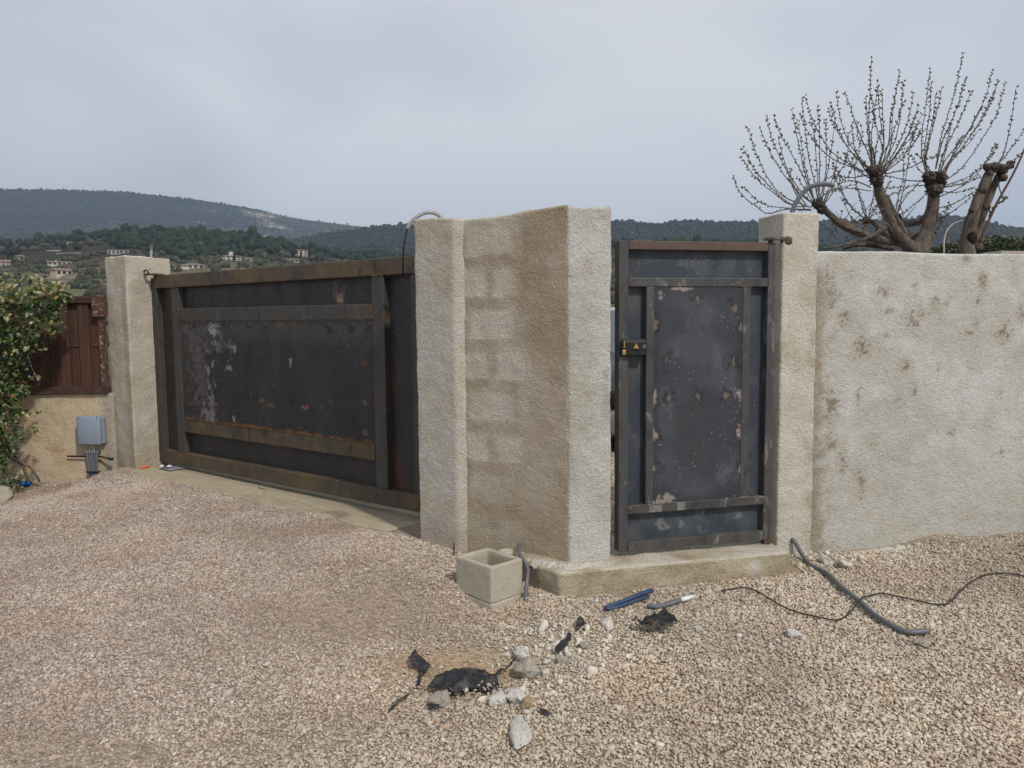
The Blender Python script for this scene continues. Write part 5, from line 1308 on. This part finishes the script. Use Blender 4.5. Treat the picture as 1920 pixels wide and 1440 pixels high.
s = 0.0056 * np.exp(rng.normal(0, .33, m)) * (1 - .12 * left_p) * (1 + .15 * sstep(4.0, 7.0, y)); s = np.clip(s, .003, .0150)
big = rng.random(m) < .006; s[big] *= 1.7
on_top = (rng.random(m) < .16) & ((((x + .20) / .27) ** 2 + ((y - 3.16) / .09) ** 2) < 1)     # kicked up over the torn sheet
z = gz(x, y) + s * (.28 - .25 * left_p) + rng.uniform(0, .005, m) * (1 - .6 * left_p) + .028 * on_top
SC = np.stack([s * rng.uniform(.9, 1.5, m), s * rng.uniform(.8, 1.2, m), s * rng.uniform(.75, 1.2, m)], 1)
RO = np.stack([rng.normal(0, .35, m), rng.normal(0, .35, m), rng.uniform(0, 6.28, m)], 1)
gravel = scatter('gravel', np.stack([x, y, z], 1), SC, RO, P_peb, label='loose beige and pinkish gravel')
# courtyard gravel seen through the gap beside the wicket
n = 9000; x = rng.uniform(.4, 2.6, n); y = rng.uniform(5.0, 9.5, n); s = .008 * np.exp(rng.normal(0, .3, n))
scatter('courtyard_gravel', np.stack([x, y, gz(x, y) + s * .2], 1), np.stack([s * 1.2, s, s], 1), np.stack([0 * s, 0 * s, rng.uniform(0, 6.28, n)], 1), P_peb, label='gravel of the courtyard behind the wicket')

# ==================================================================== POLLARDED TREES
Z1 = lambda X, Y, y: at(1340 + X * .30208, 80 + Y * .30208, y)
K = .30208 / FPX       # zoomed-photo width -> metres per metre of distance
def limb(parent, pts, widths, d0, d1, mat=M_bark, name='limb', rough=.10, n=40, seed=1, sides=18):
    P = np.array([Z1(X, Y, d0 + (d1 - d0) * i / (len(pts) - 1)) for i, (X, Y) in enumerate(pts)])
    Q = smooth_path(P, n); w = np.interp(np.linspace(0, 1, n), np.linspace(0, 1, len(widths)), widths)
    R = w * .46 * K * d0
    V, F = tube(Q, R, sides)
    V = V + (V - np.repeat(Q, sides, 0)) * (rough * 2.2 * fbm(V, 11, 4, .6, seed=seed) + rough * 1.4 * sstep(.25, .6, fbm(V, 5, 2, seed=seed + 50)))[:, None]
    return obj(name, V, F, mat, parent)
def knob(parent, X, Y, d, r, seed, mat=M_bark_dark, sq=(1, 1, .9)):
    V, F = ico(4); V = V * (1 + .45 * fbm(V, 2.2, 3, .6, seed=seed) - .30 * (1 - np.abs(vnoise(V * 3.3, seed + 1))) ** 3 + .16 * fbm(V, 9, 2, seed=seed + 1))[:, None] * sq
    o = obj('knob', V * r * K * d + Z1(X, Y, d), F, mat, parent); return o
def shoot(parent, pts, d0, spread, w=9, seed=1, buds=True, mat=None, green=.3):
    r = np.random.default_rng(seed); dd = r.uniform(-1, 1) * spread
    P = np.array([Z1(X, Y, d0 + dd * (i / (len(pts) - 1)) ** 1.2) for i, (X, Y) in enumerate(pts)])
    L = np.linalg.norm(np.diff(P, axis=0), axis=1).sum(); n = max(10, int(L / .030)); Q = smooth_path(P, n)
    Q = Q + np.stack([vnoise(np.stack([np.arange(n) * .35, 0 * np.arange(n) + seed, 0 * np.arange(n) + q * 9.], 1), seed) for q in range(3)], 1) * .004
    R = np.linspace(w * .5, 2.6 * .5 + .3, n) * K * d0
    b = MB().tube(Q, R, 5)
    if buds:
        T = np.gradient(Q, axis=0); T /= np.linalg.norm(T, axis=1)[:, None]
        k = 0
        for i in range(int(n * .12), n):
            f = i / n
            if r.random() > .75 + .25 * f: continue
            for rep in range(2 if f > .6 else 1):
                a = r.normal(size=3); a = a - T[i] * (a @ T[i]); a /= np.linalg.norm(a); dr = a * .8 + T[i] * .75; dr /= np.linalg.norm(dr)
                ln = r.uniform(.014, .024) * (1.0 + .35 * f); s_ = np.cross(dr, T[i]); s_ /= np.linalg.norm(s_) + 1e-9; o_ = np.cross(dr, s_)
                c = Q[i] + a * R[i] * .6 + T[i] * r.uniform(-.01, .01); wd_ = ln * .30
                V = np.array([c, c + dr * ln * .5 + s_ * wd_, c + dr * ln * .5 + o_ * wd_, c + dr * ln * .5 - s_ * wd_, c + dr * ln * .5 - o_ * wd_, c + dr * ln])
                b.add(V, [(0, 2, 1), (0, 3, 2), (0, 4, 3), (0, 1, 4), (5, 1, 2), (5, 2, 3), (5, 3, 4), (5, 4, 1)], 2 if r.random() < green else 1)
    return b.build('shoot', [mat or M_shoot, M_bud, M_budg], parent)
T1D = 6.9
t1 = empty('pollarded_tree', (0, 0, 0)); tag(t1, 'bare pollarded tree with many budding shoots behind the white wall beside the pillar', 'tree')
limb(t1, [(1270, 1420), (1262, 1330), (1285, 1260), (1320, 1170), (1348, 1060), (1360, 950), (1364, 870)], [215, 195, 125, 88, 78, 70, 78], T1D, T1D, name='trunk', seed=1, n=34, sides=18)
limb(t1, [(1245, 1300), (1180, 1240), (1125, 1180), (1080, 1085), (1042, 985), (1012, 880), (1003, 800)], [95, 82, 74, 66, 66, 62, 66], T1D - .05, T1D - .25, seed=2, n=34)
limb(t1, [(1220, 1260), (1180, 1190), (1130, 1105), (1090, 1020), (1060, 950)], [52, 48, 46, 44, 40], T1D + .12, T1D, seed=3)
limb(t1, [(1240, 1265), (1150, 1240), (1010, 1222), (880, 1175), (765, 1110), (690, 1045), (640, 1005)], [60, 58, 52, 48, 44, 40, 38], T1D + .05, T1D - .45, seed=4, n=34)
limb(t1, [(1345, 1060), (1310, 1085), (1250, 1115), (1180, 1122), (1140, 1095)], [55, 50, 46, 44, 40], T1D + .08, T1D + .3, seed=5)
limb(t1, [(1290, 1190), (1230, 1215), (1130, 1220), (1050, 1190), (990, 1120), (940, 1105)], [48, 44, 38, 34, 32, 30], T1D + .2, T1D + .6, seed=6, mat=M_bark_dark)
limb(t1, [(1060, 1145), (990, 1190), (920, 1220), (840, 1245), (740, 1268), (670, 1275)], [30, 28, 24, 20, 15, 10], T1D - .2, T1D - .5, seed=7, mat=M_bark_dark)
limb(t1, [(940, 1195), (850, 1160), (780, 1130), (720, 1080)], [24, 20, 16, 12], T1D - .3, T1D - .6, seed=8, mat=M_bark_dark)
limb(t1, [(1100, 1275), (1000, 1262), (900, 1255), (800, 1280)], [40, 32, 24, 14], T1D + .1, T1D - .1, seed=9, mat=M_bark_dark)
for (X, Y, d, r, s_) in ((1004, 800, T1D - .25, 52, 1), (1005, 850, T1D - .25, 44, 11), (975, 790, T1D - .3, 34, 12), (1364, 860, T1D, 64, 2), (1330, 830, T1D - .1, 40, 13), (1400, 830, T1D - .08, 42, 14), (1365, 910, T1D - .05, 50, 15), (640, 1000, T1D - .45, 38, 3), (665, 1035, T1D - .45, 34, 16), (940, 1102, T1D + .6, 28, 4), (1130, 1085, T1D + .3, 30, 5), (1140, 1222, T1D - .12, 22, 6), (1080, 1085, T1D - .1, 30, 7)):
    knob(t1, X, Y, d, r, s_)
SH1 = [
 [(600, 1035), (480, 1030), (300, 1000), (180, 898)], [(600, 1040), (440, 1035), (330, 1060), (250, 1010), (160, 930), (113, 822)], [(600, 1020), (470, 1000), (330, 880), (250, 790), (178, 662)],
 [(590, 1020), (430, 955), (330, 840), (260, 690), (208, 532)], [(610, 1000), (540, 930), (440, 780), (365, 620), (320, 470)], [(620, 990), (560, 850), (500, 730), (420, 590), (370, 458)],
 [(625, 985), (590, 900), (550, 770), (515, 600), (480, 424)], [(640, 980), (620, 860), (585, 720), (562, 540), (540, 348)], [(645, 985), (652, 850), (652, 700), (650, 520), (636, 405)],
 [(655, 970), (690, 800), (692, 640), (688, 480)], [(665, 975), (710, 750), (742, 540)], [(675, 990), (720, 880), (745, 800), (765, 690)], [(680, 1000), (760, 830), (820, 720), (830, 560)],
 [(560, 1040), (500, 930), (450, 790), (395, 600)], [(570, 1010), (520, 940), (480, 860), (470, 790)], [(640, 990), (700, 930), (780, 900), (870, 880)], [(930, 800), (850, 760), (740, 690), (660, 580), (605, 470), (563, 338)],
 [(960, 790), (900, 735), (820, 640), (750, 530), (706, 412)], [(965, 785), (900, 715), (830, 610), (780, 470), (758, 322)], [(975, 775), (955, 690), (910, 590), (860, 450), (810, 314)],
 [(985, 770), (965, 640), (957, 480), (965, 290), (973, 100)], [(980, 770), (960, 640), (950, 520), (940, 346)], [(1010, 770), (1050, 650), (1038, 540), (1020, 400), (1014, 244)], [(1020, 770), (1050, 640), (1045, 480), (1038, 305)],
 [(1035, 765), (1080, 620), (1090, 480), (1120, 340), (1146, 184)], [(1050, 770), (1125, 590), (1155, 430), (1170, 248)], [(1050, 780), (1110, 690), (1160, 590), (1200, 480), (1236, 312)], [(1060, 785), (1130, 690), (1200, 570), (1254, 430)],
 [(1065, 790), (1150, 670), (1230, 570), (1286, 446)], [(1060, 800), (1160, 720), (1220, 620), (1245, 520)], [(990, 775), (1000, 680), (1015, 600), (1040, 545)], [(1030, 770), (1040, 700), (1090, 600), (1108, 410)],
 [(960, 820), (850, 838), (770, 830), (700, 842)], [(960, 840), (900, 800), (850, 760), (815, 690)], [(970, 900), (880, 860), (800, 850), (735, 760)], [(970, 920), (850, 905), (740, 915)], [(1060, 815), (1200, 780), (1330, 720), (1400, 695)], [(940, 800), (880, 690), (860, 600), (850, 500)], [(1000, 780), (970, 640), (900, 620), (880, 500)],
 [(1310, 800), (1285, 690), (1290, 540), (1315, 360), (1335, 164)], [(1320, 800), (1300, 710), (1312, 590), (1335, 420), (1346, 254)], [(1325, 800), (1310, 740), (1335, 600), (1372, 460), (1411, 282)],
 [(1372, 785), (1405, 590), (1450, 440), (1500, 270), (1539, 74)], [(1390, 800), (1420, 690), (1470, 580), (1530, 460), (1590, 304)], [(1420, 790), (1500, 670), (1600, 510), (1680, 340), (1724, 168)], [(1425, 815), (1480, 720), (1580, 590), (1660, 460), (1731, 322)],
 [(1430, 800), (1500, 650), (1580, 540), (1650, 402)], [(1440, 850), (1540, 770), (1660, 600), (1750, 440), (1804, 248)], [(1405, 800), (1440, 640), (1460, 510)], [(1420, 890), (1580, 830), (1690, 730), (1748, 632)], [(1410, 900), (1560, 865), (1650, 790), (1742, 662)],
 [(1400, 895), (1530, 880), (1650, 835)], [(1385, 1030), (1490, 995), (1580, 945), (1640, 912)], [(1380, 1110), (1480, 1045), (1600, 955)], [(1310, 830), (1265, 780), (1230, 705)], [(1310, 860), (1200, 855), (1110, 835), (1060, 828)], [(1320, 885), (1200, 890), (1070, 905)], [(1390, 920), (1500, 930), (1610, 900)],
 [(1340, 800), (1300, 740), (1258, 690)], [(1400, 800), (1430, 730), (1500, 640), (1530, 590)], [(930, 1090), (870, 1040), (790, 962)], [(945, 1090), (925, 1000), (880, 905)], [(955, 1090), (985, 950), (1000, 870)], [(965, 1090), (1020, 1000), (1085, 870)], [(1135, 1080), (1200, 1035), (1330, 925)], [(1128, 1075), (1165, 940), (1195, 790), (1210, 655)], [(1125, 1075), (1185, 960), (1290, 850)], [(1120, 1080), (1140, 960), (1172, 830), (1170, 670)],
 [(935, 1095), (830, 1000), (760, 870), (735, 760)], [(940, 1095), (900, 960), (870, 800), (900, 640)], [(945, 1095), (1010, 1000), (1060, 960), (1200, 900)], [(1390, 960), (1480, 920), (1560, 870), (1620, 800)]]
for k, p in enumerate(SH1):
    d = T1D + (-.45 if k < 17 else -.25 if k < 39 else 0.0 if k < 60 else .45)
    shoot(t1, p, d, .45, w=8.2 if len(p) > 3 else 6.8, seed=700 + k, green=.35 if k < 39 else .15)
    if k % 2 == 0 and len(p) > 3 and p[0][1] - p[-1][1] > 250:      # a second shoot beside it
        q = np.array(p, float); dx_ = rng.uniform(-45, 45); t_n = np.linspace(0, 1, len(q)); q[:, 0] += dx_ * t_n; q[:, 1] += (q[0, 1] - q[:, 1]) * rng.uniform(.08, .35)
        shoot(t1, [tuple(v) for v in q], d + rng.uniform(-.2, .2), .5, w=7.5, seed=1100 + k, green=.2)
# low tangle of thin twigs
r_ = np.random.default_rng(9)
for k in range(34):
    X = r_.uniform(670, 1300); Y = r_.uniform(1090, 1270); a = r_.uniform(-.9, 1.2); L = r_.uniform(120, 300)
    dx, dy = math.cos(a) * L * r_.choice([-1, 1]), -abs(math.sin(a)) * L - 30
    shoot(t1, [(X, Y), (X + dx * .5, Y + dy * .4), (X + dx, Y + dy)], T1D + r_.uniform(-.5, .6), .3, w=6, seed=900 + k, buds=k % 2 == 0, green=.2)
T2D = 6.6
t2 = empty('pollarded_tree', (0, 0, 0)); tag(t2, 'bare two-stemmed pollarded tree with cut stubs near the right edge behind the wall', 'tree')
limb(t2, [(1575, 1400), (1560, 1300), (1572, 1190), (1618, 1030), (1668, 900), (1705, 810), (1725, 765)], [130, 110, 84, 72, 64, 58, 52], T2D, T2D, name='trunk', seed=21, n=34)
limb(t2, [(1630, 1290), (1622, 1200), (1648, 1110), (1700, 960), (1752, 850), (1790, 780)], [70, 62, 56, 50, 46, 48], T2D + .08, T2D + .05, seed=22, n=30)
limb(t2, [(1680, 775), (1730, 768), (1790, 775), (1850, 760)], [44, 48, 50, 46], T2D + .02, T2D - .02, seed=23, mat=M_bark_dark, rough=.14)
for (X, Y, r, s_) in ((1692, 772, 26, 31), (1740, 775, 38, 32), (1785, 790, 36, 33), (1835, 752, 24, 34), (1790, 838, 28, 35), (1706, 815, 26, 36), (1665, 920, 30, 37), (1605, 1042, 26, 38), (1690, 1020, 24, 39)): knob(t2, X, Y, T2D - .02, r, s_, sq=(1, .8, .9))
V, F = ico(2); obj('dark_hollow', V * (1 + .3 * fbm(V, 2.5, 3, seed=6))[:, None] * [.040, .016, .052] + Z1(1602, 1210, T2D - .058), F, mat_bark('hollow_shade', (0.008, 0.006, 0.005), (0.045, 0.034, 0.026), 40), t2)  # raised dark lump; the shade of the hollow is only its colour
for k, p in enumerate([[(1760, 750), (1800, 670), (1838, 500), (1869, 285)], [(1765, 745), (1830, 670), (1915, 548)], [(1845, 755), (1890, 692)], [(1700, 1080), (1740, 1020), (1790, 975)], [(1750, 820), (1780, 950), (1800, 965)]]): shoot(t2, p, T2D, .2, w=9, seed=950 + k, green=.1)
stem = empty('young_stem', (0, 0, 0)); tag(stem, 'straight reddish young stem leaning right beside the two-stemmed tree', 'sapling')
limb(stem, [(1645, 1240), (1690, 1130), (1750, 1000), (1850, 820), (1915, 680), (1990, 480)], [22, 18, 16, 14, 12, 9], T2D - .3, T2D - .2, mat=M_shoot_red, name='stem', seed=24, rough=.03)
shoot(stem, [(1765, 1000), (1790, 980), (1805, 962)], T2D - .27, .05, w=6, seed=961); shoot(stem, [(1690, 1050), (1720, 1040), (1735, 1020)], T2D - .28, .05, w=5, seed=962)
tw = empty('dead_twig', (0, 0, 0)); tag(tw, 'pale dead twig hooked over the top of the white wall', 'twig')
limb(tw, [(1423, 1310), (1424, 1230), (1440, 1170), (1480, 1125), (1540, 1100)], [10, 10, 9, 7, 5], 5.25, 5.3, mat=M_twig_pale, name='twig', seed=25, rough=.02, sides=6)
# small far bare trees
def bare_tree(px, py, y, hpx, label, seed, name='bare_tree'):
    base = at(px, py, y); r = np.random.default_rng(seed); h = hpx * y / FPX; b = MB()
    def grow(p, d, L, R, lev):
        q = [p]; dd = d.copy()
        for _ in range(4): dd = dd + r.normal(0, .12, 3); dd /= np.linalg.norm(dd); q.append(q[-1] + dd * L / 4)
        b.tube(np.array(q), np.linspace(R, R * .55, 5), 5)
        if lev < 4:
            for _ in range(3 if lev else 4):
                e = dd + r.normal(0, .5, 3) + [0, 0, .2]; e /= np.linalg.norm(e); grow(q[r.integers(2, 5)], e, L * .66, R * .55, lev + 1)
    grow(base, np.array([0, 0, 1.0]), h * .36, h * .016, 0)
    o = empty(name, (0, 0, 0)); tag(o, label, 'tree'); b.build('branches', M_shoot, o)
bare_tree(1905, 478, 24, 75, 'small distant bare tree behind the hedge at the right edge', 31)
bare_tree(1296, 452, 40, 26, 'tiny bare tree on the skyline above the wicket gate', 32)

# ==================================================================== LEAFY PLANTS
def leaf_tpl(fold=.25):
    xs_ = [(-.0, 0), (.28, .26), (.6, .30), (.85, .17), (1.0, 0)]
    V = []; F = []
    for t, w in xs_: V += [(-w, t, fold * w + .10 * math.sin(t * 3)), (0, t, .10 * math.sin(t * 3)), (w, t, fold * w + .10 * math.sin(t * 3))]
    for i in range(4):
        a = i * 3; F += [(a, a + 1, a + 4, a + 3), (a + 1, a + 2, a + 5, a + 4)]
    return np.array(V), np.array(F)
LV, LF = leaf_tpl()
def rand_rot(n, up=.6, r=rng):
    "leaf frames: random heading, blade turned mostly to the light"
    Nn = r.normal(size=(n, 3)) + np.array([.5, -.7, up * 2]); Nn /= np.linalg.norm(Nn, axis=1)[:, None]
    a = r.normal(size=(n, 3)); Y = a - Nn * (a * Nn).sum(1)[:, None]; Y /= np.linalg.norm(Y, axis=1)[:, None]; X = np.cross(Y, Nn)
    return X, Y, Nn
def leaf_mass(name, C, size, colr, mat, parent, up=.6):
    n = len(C); X, Y, Nn = rand_rot(n, up); s = size * rng.uniform(.6, 1.25, n)
    V = C[:, None, :] + s[:, None, None] * (LV[None, :, 0, None] * X[:, None] + LV[None, :, 1, None] * Y[:, None] + LV[None, :, 2, None] * Nn[:, None])
    k = len(LV); F = (LF[None] + (np.arange(n) * k)[:, None, None]).reshape(-1, 4)
    o = obj(name, V.reshape(-1, 3), F, mat, parent, True, np.repeat(colr, k, 0)); o['kind'] = 'stuff'; return o
def leaf_cols(n, r, yellow):
    pal = np.array([(0.022, 0.052, 0.015), (0.042, 0.088, 0.022), (0.085, 0.135, 0.038), (0.22, 0.22, 0.09), (0.38, 0.33, 0.19), (0.36, 0.22, 0.06)])
    pr = np.array([.30, .26, .18, .14, .09, .03])[None] * np.ones((n, 1)); pr[:, 3:] *= (1 + 5 * yellow)[:, None]; pr /= pr.sum(1)[:, None]
    k = (pr.cumsum(1) > r.random(n)[:, None]).argmax(1); return pal[k] * r.uniform(.75, 1.25, n)[:, None]
shrub = empty('leafy_shrub', (-4.75, 7.1, -.3)); tag(shrub, 'glossy evergreen shrub with yellowing tips overhanging the brown fence', 'shrub')
BL = [(15, 560, 55), (70, 558, 42), (105, 553, 26), (-60, 560, 70), (75, 592, 34), (100, 605, 20), (116, 566, 20), (112, 590, 12), (128, 553, 9), (20, 620, 45), (-60, 650, 80), (55, 640, 28), (8, 700, 42), (40, 668, 24), (5, 745, 40), (45, 732, 16), (62, 708, 12), (-60, 760, 80), (5, 800, 36), (35, 775, 18), (-10, 860, 34), (-60, 860, 70), (70, 775, 7), (62, 805, 8), (95, 625, 14), (30, 835, 12)]
pts = []; wts = np.array([b[2] ** 2 for b in BL], float); wts /= wts.sum()
NL = 4300
kk = rng.choice(len(BL), NL, p=wts)
dirs = rng.normal(size=(NL, 3)); dirs /= np.linalg.norm(dirs, axis=1)[:, None]; rad_ = rng.random(NL) ** .6
C = np.zeros((NL, 3))
for i, b in enumerate(BL):
    s_ = kk == i; c = at(b[0], b[1], 7.02); R_ = b[2] / 203.0
    C[s_] = c + dirs[s_] * rad_[s_][:, None] * R_ * np.array([1, .85 if R_ > .1 else .5, 1])
C[:, 1] = np.minimum(C[:, 1], 7.36)
toppy = sstep(1.55, 1.74, C[:, 2]) * 1.6 + .35 * sstep(.15, .4, fbm(C, 5, 2, seed=66))
rel = (C - np.array([-4.75, 7.1, -.3]))
mass = leaf_mass('foliage', rel, .050, leaf_cols(NL, rng, toppy), M_leaf, shrub)
# the leaves one can pick out, each an object
lv = []
for q in range(4):
    me = mesh('leaf', LV * [1, 1, 1 + .3 * q], LF); me.materials.append(M_leaf_o); lv.append(me)
front = np.argsort(C[:, 1])[:1500]; front = rng.choice(front[(C[front, 0] > -5.2)], 260, replace=False)
X_, Y_, N_ = rand_rot(260, .3)
for i, f in enumerate(front):
    o = bpy.data.objects.new('leaf', lv[i % 4]); COL.objects.link(o); o.parent = shrub
    s_ = rng.uniform(.050, .078); p = rel[f] + np.array([0.01, -.035, .01])
    M4 = Matrix(((X_[i][0] * s_, Y_[i][0] * s_, N_[i][0] * s_, p[0]), (X_[i][1] * s_, Y_[i][1] * s_, N_[i][1] * s_, p[1]), (X_[i][2] * s_, Y_[i][2] * s_, N_[i][2] * s_, p[2]), (0, 0, 0, 1)))
    o.matrix_basis = M4
O_ = np.array([-4.75, 7.1, -.3])
for k, (pts_, w) in enumerate([([(55, 904), (50, 893), (42, 873), (30, 858), (18, 845), (5, 800), (0, 740)], .016), ([(74, 903), (67, 890), (55, 875), (33, 867), (12, 850), (-5, 800)], .013), ([(55, 903), (33, 892), (5, 886)], .007), ([(50, 660), (60, 690), (72, 712)], .004), ([(20, 845), (33, 830), (35, 818), (60, 800)], .005), ([(10, 640), (48, 600), (60, 582), (95, 568)], .006), ([(30, 690), (52, 635), (58, 600)], .005)]):
    P = smooth_path([at(px, py, 7.2 if k < 3 else 6.95) - O_ for px, py in pts_], 24); V, F = tube(P, np.linspace(w, w * .6, 24), 7); obj('stem', V, F, M_bark, shrub)
# low weeds under the shrub
C = np.array([at(px, py, 6.95) for px, py in zip(rng.uniform(-10, 45, 160), rng.uniform(897, 922, 160))]); C[:, 2] = np.maximum(C[:, 2], gz(C[:, 0], C[:, 1]) + .01)
weeds = leaf_mass('ground_ivy', C, .03, leaf_cols(160, rng, np.zeros(160)), M_leaf, None); tag(weeds, 'low green weeds in the soil under the shrub', kind='stuff')
# clipped hedge behind the white wall
hedge = empty('clipped_hedge', (3.6, 9.5, 1.2)); tag(hedge, 'dark yellowish-green clipped hedge behind the white wall', 'hedge')
n = 6500; hx = rng.uniform(0, 1, n); top = np.interp(hx, [0, .12, .3, .45, .6, .8, 1], [.0, .10, .14, .12, .16, .13, .15])
ax, bx = at(1745, 455, 9.5), at(2150, 455, 9.9)
C = ax[None] + (bx - ax)[None] * hx[:, None]; u_ = rng.random(n) ** .6
C[:, 2] = 1.9 + (2.10 + top - 1.9) * u_ + .03 * fbm(C, 6, 2, seed=5) + .05; C[:, 1] += rng.uniform(-.25, .25, n)
cc = np.array([(0.022, 0.034, 0.012), (0.045, 0.058, 0.018), (0.10, 0.10, 0.028)])[rng.choice(3, n, p=[.5, .35, .15])] * rng.uniform(.7, 1.3, n)[:, None]
leaf_mass('foliage', C - np.array([3.6, 9.5, 1.2]), .045, cc, M_leaf, hedge)
V, F = box(WORLD, ax[0] - 3.6 + .1, bx[0] - 3.6, -.15, .25, -1.3, .82, .05); obj('shade_core', V, F, M_hole, hedge)  # near-black box paints the shade between the hedge leaves
sl = bpy.data.objects
V, F = box(frame((wa[0], wa[1], 1.752), (WU[0], WU[1], 0), (-WN[0], -WN[1], 0)), 1.42, 1.75, .02, .17, 0, .028, .004); cs = flat(obj('coping_tile', V, F, M_rock_grey)); tag(cs, 'flat grey stone tile lying on the white wall at the right edge', 'tile')

# ==================================================================== PARKED CAR BEHIND THE WICKET
M_car = simple('dark_car_paint', (0.035, 0.038, 0.045), .25, .6, .03); M_roofp = simple('pale_car_roof', (0.62, 0.63, 0.65), .3, .5, .02)
M_glass = simple('windscreen_glass', (0.10, 0.13, 0.15), .08, .6, .05); M_bump = simple('grey_bumper', (0.16, 0.16, 0.17), .5, .4, .05); M_tyre = simple('tyre', (0.02, 0.02, 0.02), .8, .2)
car = empty('parked_car', (1.35, 7.75, -.04)); tag(car, 'dark car glimpsed through the slit between the pier and the wicket gate', 'car')
prof = [(0.0, .28, .62, .78), (.12, .24, .78, .84), (.9, .22, .92, .86), (1.15, .22, .98, .86), (3.3, .22, 1.0, .86), (3.9, .26, .95, .82), (4.05, .34, .7, .76)]
V = []; F = []
for (yy, z0, z1, hw) in prof: V += [(-hw, yy, z0), (-hw * 1.0, yy, (z0 + z1) / 2), (-hw * .93, yy, z1), (0, yy, z1 + .03), (hw * .93, yy, z1), (hw, yy, (z0 + z1) / 2), (hw, yy, z0)]
for i in range(len(prof) - 1):
    for k in range(7): F.append((i * 7 + k, i * 7 + (k + 1) % 7, (i + 1) * 7 + (k + 1) % 7, (i + 1) * 7 + k))
F += [tuple(range(6, -1, -1)), tuple((len(prof) - 1) * 7 + k for k in range(7))]
obj('body', V, F, M_car, car)
def slab_(name, q, mat, th=.02): # quad panel with thickness
    q = np.array(q, float); nn = np.cross(q[1] - q[0], q[3] - q[0]); nn /= np.linalg.norm(nn); V = np.concatenate([q, q - nn * th]); return flat(obj(name, V, [(0, 1, 2, 3), (7, 6, 5, 4), (0, 4, 5, 1), (1, 5, 6, 2), (2, 6, 7, 3), (3, 7, 4, 0)], mat, car))
slab_('windscreen', [(-.72, 1.12, .99), (.72, 1.12, .99), (.60, 1.72, 1.50), (-.60, 1.72, 1.50)], M_glass)
slab_('roof', [(-.60, 1.70, 1.52), (.60, 1.70, 1.52), (.60, 3.2, 1.54), (-.60, 3.2, 1.54)], M_roofp, .06)
slab_('rear_window', [(.60, 3.22, 1.50), (-.60, 3.22, 1.50), (-.74, 3.8, 1.0), (.74, 3.8, 1.0)][::-1], M_glass)
for sx in (-1, 1):
    q = [(sx * .80, 1.2, .98), (sx * .80, 3.6, .98), (sx * .62, 3.2, 1.49), (sx * .62, 1.74, 1.49)]; slab_('side_window', q if sx > 0 else q[::-1], M_glass)
    V, F = box(WORLD, sx * .62 - .13, sx * .62 + .13, -.03, .14, .60, .72, .03); obj('headlight', V, F, M_whitepl, car)
    V, F = box(WORLD, sx * .95 - .09, sx * .95 + .09, 1.25, 1.33, 1.0, 1.12, .03); obj('wing_mirror', V, F, M_car, car)
    for yy in (.75, 3.15):
        V, F = tube([(sx * .86, yy, .30), (sx * .66, yy, .30)], .30, 18); w_ = obj('wheel', V, F, M_tyre, car); V, F = tube([(sx * .87, yy, .30), (sx * .84, yy, .30)], .18, 14); obj('rim', V, F, M_bump, w_)
V, F = box(WORLD, -.82, .82, -.06, .12, .20, .46, .04); obj('bumper', V, F, M_bump, car); V, F = box(WORLD, -.4, .4, -.035, .02, .50, .66, .02); obj('grille', V, F, M_black, car)

# ==================================================================== AIR
mh = bpy.data.materials.new('valley_air'); mh.use_nodes = True; t = mh.node_tree; t.nodes.clear()
o_ = t.nodes.new('ShaderNodeOutputMaterial'); pv = t.nodes.new('ShaderNodeVolumePrincipled'); pv.inputs['Color'].default_value = (0.60, 0.755, 0.98, 1); pv.inputs['Density'].default_value = 1.6e-4; pv.inputs['Anisotropy'].default_value = 0.2
t.links.new(pv.outputs[0], o_.inputs['Volume'])
V, F = box(WORLD, -5200, 5200, -5200, 5200, -40, 640, 0); hzb = flat(obj('haze', V, F, mh)); tag(hzb, 'thin pale haze in the valley air', kind='stuff')
